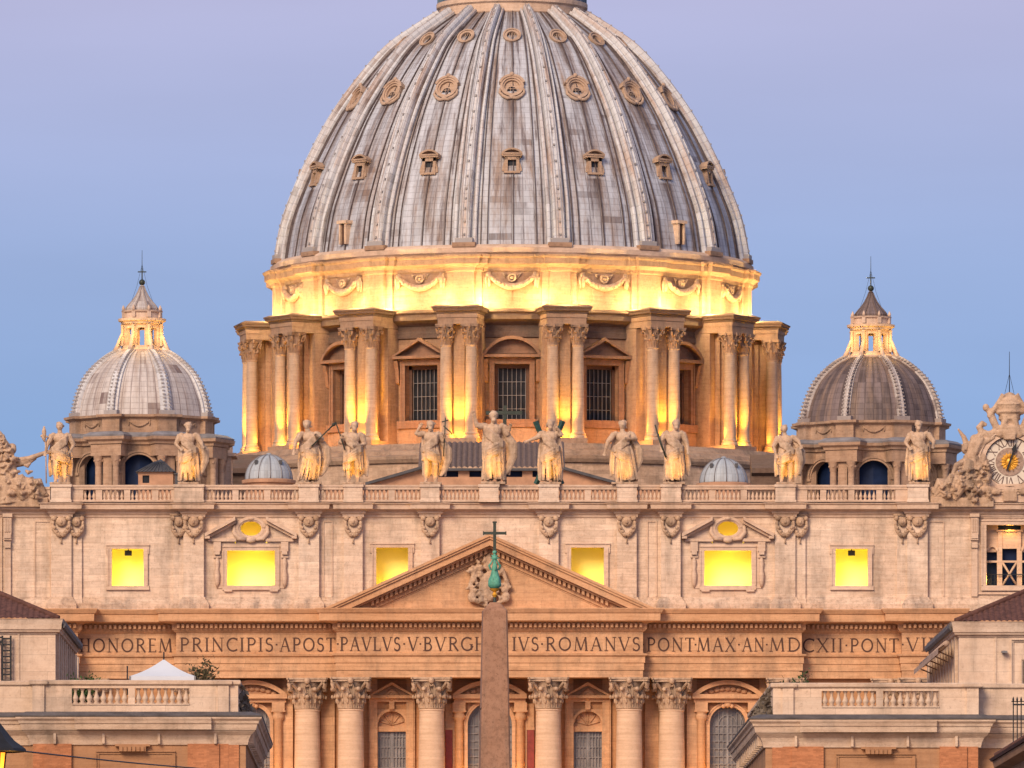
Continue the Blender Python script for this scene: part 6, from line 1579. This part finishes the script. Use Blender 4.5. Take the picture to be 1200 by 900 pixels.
# plants on the terraces
def leafmat(n,c): return plain(n,c,.75,0,.55,6.0,0)
M['leaf']=leafmat('green_leaves',(.045,.085,.025)); M['leafdry']=leafmat('olive_brown_leaves',(.10,.085,.045)); M['leafdark']=leafmat('dark_ivy_leaves',(.15,.12,.095)); M['pot']=plain('terracotta_pot',(.35,.15,.08),.85)
def plant(name,label,loc,w,h,mat,seed,n=420,size=.13,sparse=0,pot=True,cat='plant'):
    r_=random.Random(seed); root=thing(name,label,cat,loc); st=MB(); lf=MB()
    base=.45 if pot else 0
    if pot:
        p=MB(); p.lathe([(.20,0),(.28,.42),(.33,.42),(.33,.5),(.27,.5),(.25,.45),(0,.44)],0,0,16); p.build('pot',M['pot'],root,local=True)
    tips=[]
    for k in range(16):
        a=r_.uniform(0,2*PI); rr=r_.uniform(.1,.5)*w; tip=(rr*math.cos(a),rr*math.sin(a)*.6,base+h*r_.uniform(.5,1))
        mid=(tip[0]*.35,tip[1]*.35,base+h*.35); st.tube([(0,0,base-.05),mid,tip],[.03,.022,.008],4); tips.append((mid,tip))
    for k in range(n):
        m_,t_=r_.choice(tips); q=r_.uniform(.25,1.08); c_=Vector([m_[i]+(t_[i]-m_[i])*q for i in range(3)])+Vector((r_.gauss(0,.09*w),r_.gauss(0,.09*w),r_.gauss(0,.06*h)))
        d=Vector((r_.gauss(0,1),r_.gauss(0,1),r_.gauss(.3,1))).normalized(); s_=d.cross(Vector((r_.gauss(0,1),r_.gauss(0,1),r_.gauss(0,1)))).normalized(); L_=size*r_.uniform(.6,1.4)
        lf.add([c_-d*L_,c_+s_*L_*.4,c_+d*L_,c_-s_*L_*.4],[(0,1,2,3)])
    st.build('stem',M['wood'],root,local=True); lf.build('foliage',mat,root,local=True)
    return root
def at(px,Y,zz): return (PX(px,Y),Y,zz)
plant('potted_shrub','tall dry olive shrub standing beside the white canopy on the left terrace',at(238,-384,zL(846)),1.6,3.25,M['leafdry'],3,760,.14)
plant('potted_shrub','low dense green shrub by the end wall of the left penthouse',at(93,-388,zL(846)),1.7,2.35,M['leaf'],4,700,.11)
plant('potted_shrub','small green shrub next to the low dense one on the left terrace',at(104,-387,zL(846)),.8,2.3,M['leaf'],6,200,.11)
plant('potted_shrub','taller loose green shrub on the right terrace',at(946,-390,zR(846)),1.3,2.6,M['leaf'],7,230,.11)
plant('potted_shrub','low straggling green shrub at the corner of the right terrace',at(926,-391,zR(846)),1.5,2.1,M['leaf'],8,260,.11)
def ivy(label,root,U,z,seed):
    r_=random.Random(seed); lf=MB()
    sg=1 if U(1)>0 else -1
    for k in range(520):
        y=r_.uniform(.6,30); zz=r_.triangular(z(842),z(802),z(836)); 
        c_=Vector((U(9)-sg*(.08+abs(r_.gauss(0,.13))),y,zz)); d=Vector((r_.gauss(0,1),r_.gauss(0,1),r_.gauss(0,1))).normalized(); s_=d.cross(Vector((r_.gauss(0,1),r_.gauss(0,1),r_.gauss(0,1)))).normalized(); L_=.17*r_.uniform(.6,1.5)
        lf.add([c_-d*L_,c_+s_*L_*.6,c_+d*L_,c_-s_*L_*.6],[(0,1,2,3)])
    me=lf.mesh('ivy',M['leafdark']); o=obj('ivy',me); o.location=root.location; o.rotation_euler=root.rotation_euler
    tag(o,label,'ivy')
ivy('dark dry ivy hanging down the street side of the left parapet',tbL,UL,zL,31)
ivy('dark dry ivy hanging down the street side of the right parapet',tbR,UR,zR,32)

# near house at the lower right with an iron railing on its roof
nr=thing('corner_house','near house at the lower right edge with projecting cornice and tiled roof edge','building',(15.95,-600,0))
def rel(x,y,z_): return (x-16.4,y+600,z_)
NZ=10.25
b=MB(); b.prism([(0,-40),(14,-40),(14,22.5),(0.35,22.5)],0,NZ-.3,'xy'); b.build('wall',M['panel'],nr,local=True)
b=MB(); b.sweep([(14,22.5),(.35,22.5),(0,-40)],[(-.4,NZ-1.5),(.1,NZ-1.5),(.15,NZ-1.1),(.35,NZ-1.0),(.4,NZ-.75),(.75,NZ-.6),(.8,NZ-.3),(1.15,NZ-.2),(1.2,NZ),(-.4,NZ+.05)]); b.build('cornice',M['panel'],nr,local=True)
b=MB(); b.sweep([(14,22.5),(.35,22.5),(0,-40)],[(1.25,NZ),(1.3,NZ+.08),(.3,NZ+.32),(-.3,NZ+.36)]); 
for k in range(110): y=-20+k*.38; b.tube([(-1.25+.0056*(y+40),y,NZ+.1),(-.1+.0056*(y+40),y,NZ+.38)],.09,5)
b.build('roof_edge',M['tilebrown'],nr,local=True)
ra=thing('roof_railing','black iron railing with spiked heads standing on the near house roof','railing',(PX(1194,-585),-585,NZ+.12))
m=MB(); x_=0
for k in range(26):
    y=k*.16*1.0; x=-.17+k*.12
    m.box(x-.017,x+.017,-.02,.02,0,1.42); m.tube([(x,0,1.42),(x,0,1.51),(x,0,1.60)],[.02,.035,.004],5)
    m.tube([(x-.06,0,1.45),(x+.06,0,1.45)],.014,4)
m.box(-.19,2.9,-.025,.025,1.33,1.38); m.box(-.19,2.9,-.024,.024,.10,.14); m.build('railing_bars',M['iron'],ra,local=True)

# street lantern at the lower left edge, lit
LY=-650.0; ls=F/(LY-CAM_Y)
lz=lambda py: 2+(1200-py)/ls
lx=PX(-14,LY)
sl=thing('street_lantern','lit street lantern with black curved hat at the lower left corner','lantern',(lx,LY,0))
m=MB(); m.smooth=True
hat=[(45,880.5),(44,877.5),(38,873),(31,868),(24,860),(17,851),(10,842),(5,834),(2,826)]
m.lathe([((r_-3)/ls,lz(y+1.2)) for r_,y in hat[:1]]+[(r_/ls,lz(y)) for r_,y in hat],0,0,8); m.lathe([(.0,lz(878)),(42/ls,lz(880.5))],0,0,8); m.ball((0,0,lz(822)),(.08,.08,.12)); m.build('lamp_hat',M['iron'],sl,25,local=True)
t=NT('lit_lantern_glass'); t.b.inputs["Emission Color"].default_value=(1,.27,.02,1); t.b.inputs["Emission Strength"].default_value=2.2; M['lit']=t.set((.9,.5,.1),.4)
m=MB(); m.lathe([(15/ls,lz(935)),(20/ls,lz(882))],0,0,8); m.build('lamp_glass',M['lit'],sl,local=True)
m=MB()
for k in range(8):
    a=2*PI*k/8; m.tube([(15.5/ls*math.sin(a),-15.5/ls*math.cos(a),lz(936)),(21/ls*math.sin(a),-21/ls*math.cos(a),lz(880))],.02,5)
m.lathe([(16/ls,lz(940)),(16.5/ls,lz(934))],0,0,8); m.build('lamp_cage',M['iron'],sl,local=True)
m=MB(); m.lathe([(.28,0),(.28,.6),(.13,.9),(.10,3),(.08,lz(950)),(.25,lz(942)),(.1,lz(938))],0,0,12,smooth=True); m.build('post',M['iron'],sl,local=True)
lamp('lantern_glow',(lx+.62,LY-.1,lz(905)),12,(1,.45,.08),.1)
# overhead cable
m=MB(); A=Vector((PX(-40,-640),-640,2+(1200-872.5)*(210)/F)); Bv=Vector((PX(330,-520),-520,2+(1200-906)*330/F)); pts=[]
for k in range(25):
    t=k/24; p=A.lerp(Bv,t); p.z-=.10*math.sin(PI*t); pts.append(p)
m.tube(pts,.022,5); o=m.build('overhead_cable',M['iron']); tag(o,'thin dark cable sagging across the left building from the street lantern','cable')

# warm street light on the two terrace buildings, and the floodlights before the front
for sg in (-1,1):
    for k in range(3): lamp('street_lamp_glow',(sg*(13+k*5.5),-418,3.5),750,(1,.50,.17),.6)
for k in range(11):
    x=fx(-500+k*100); lamp('front_lamp',(x,-20,7),1100,(1,.46,.12),.8,'SPOT',(x,-1,31),spot=95)
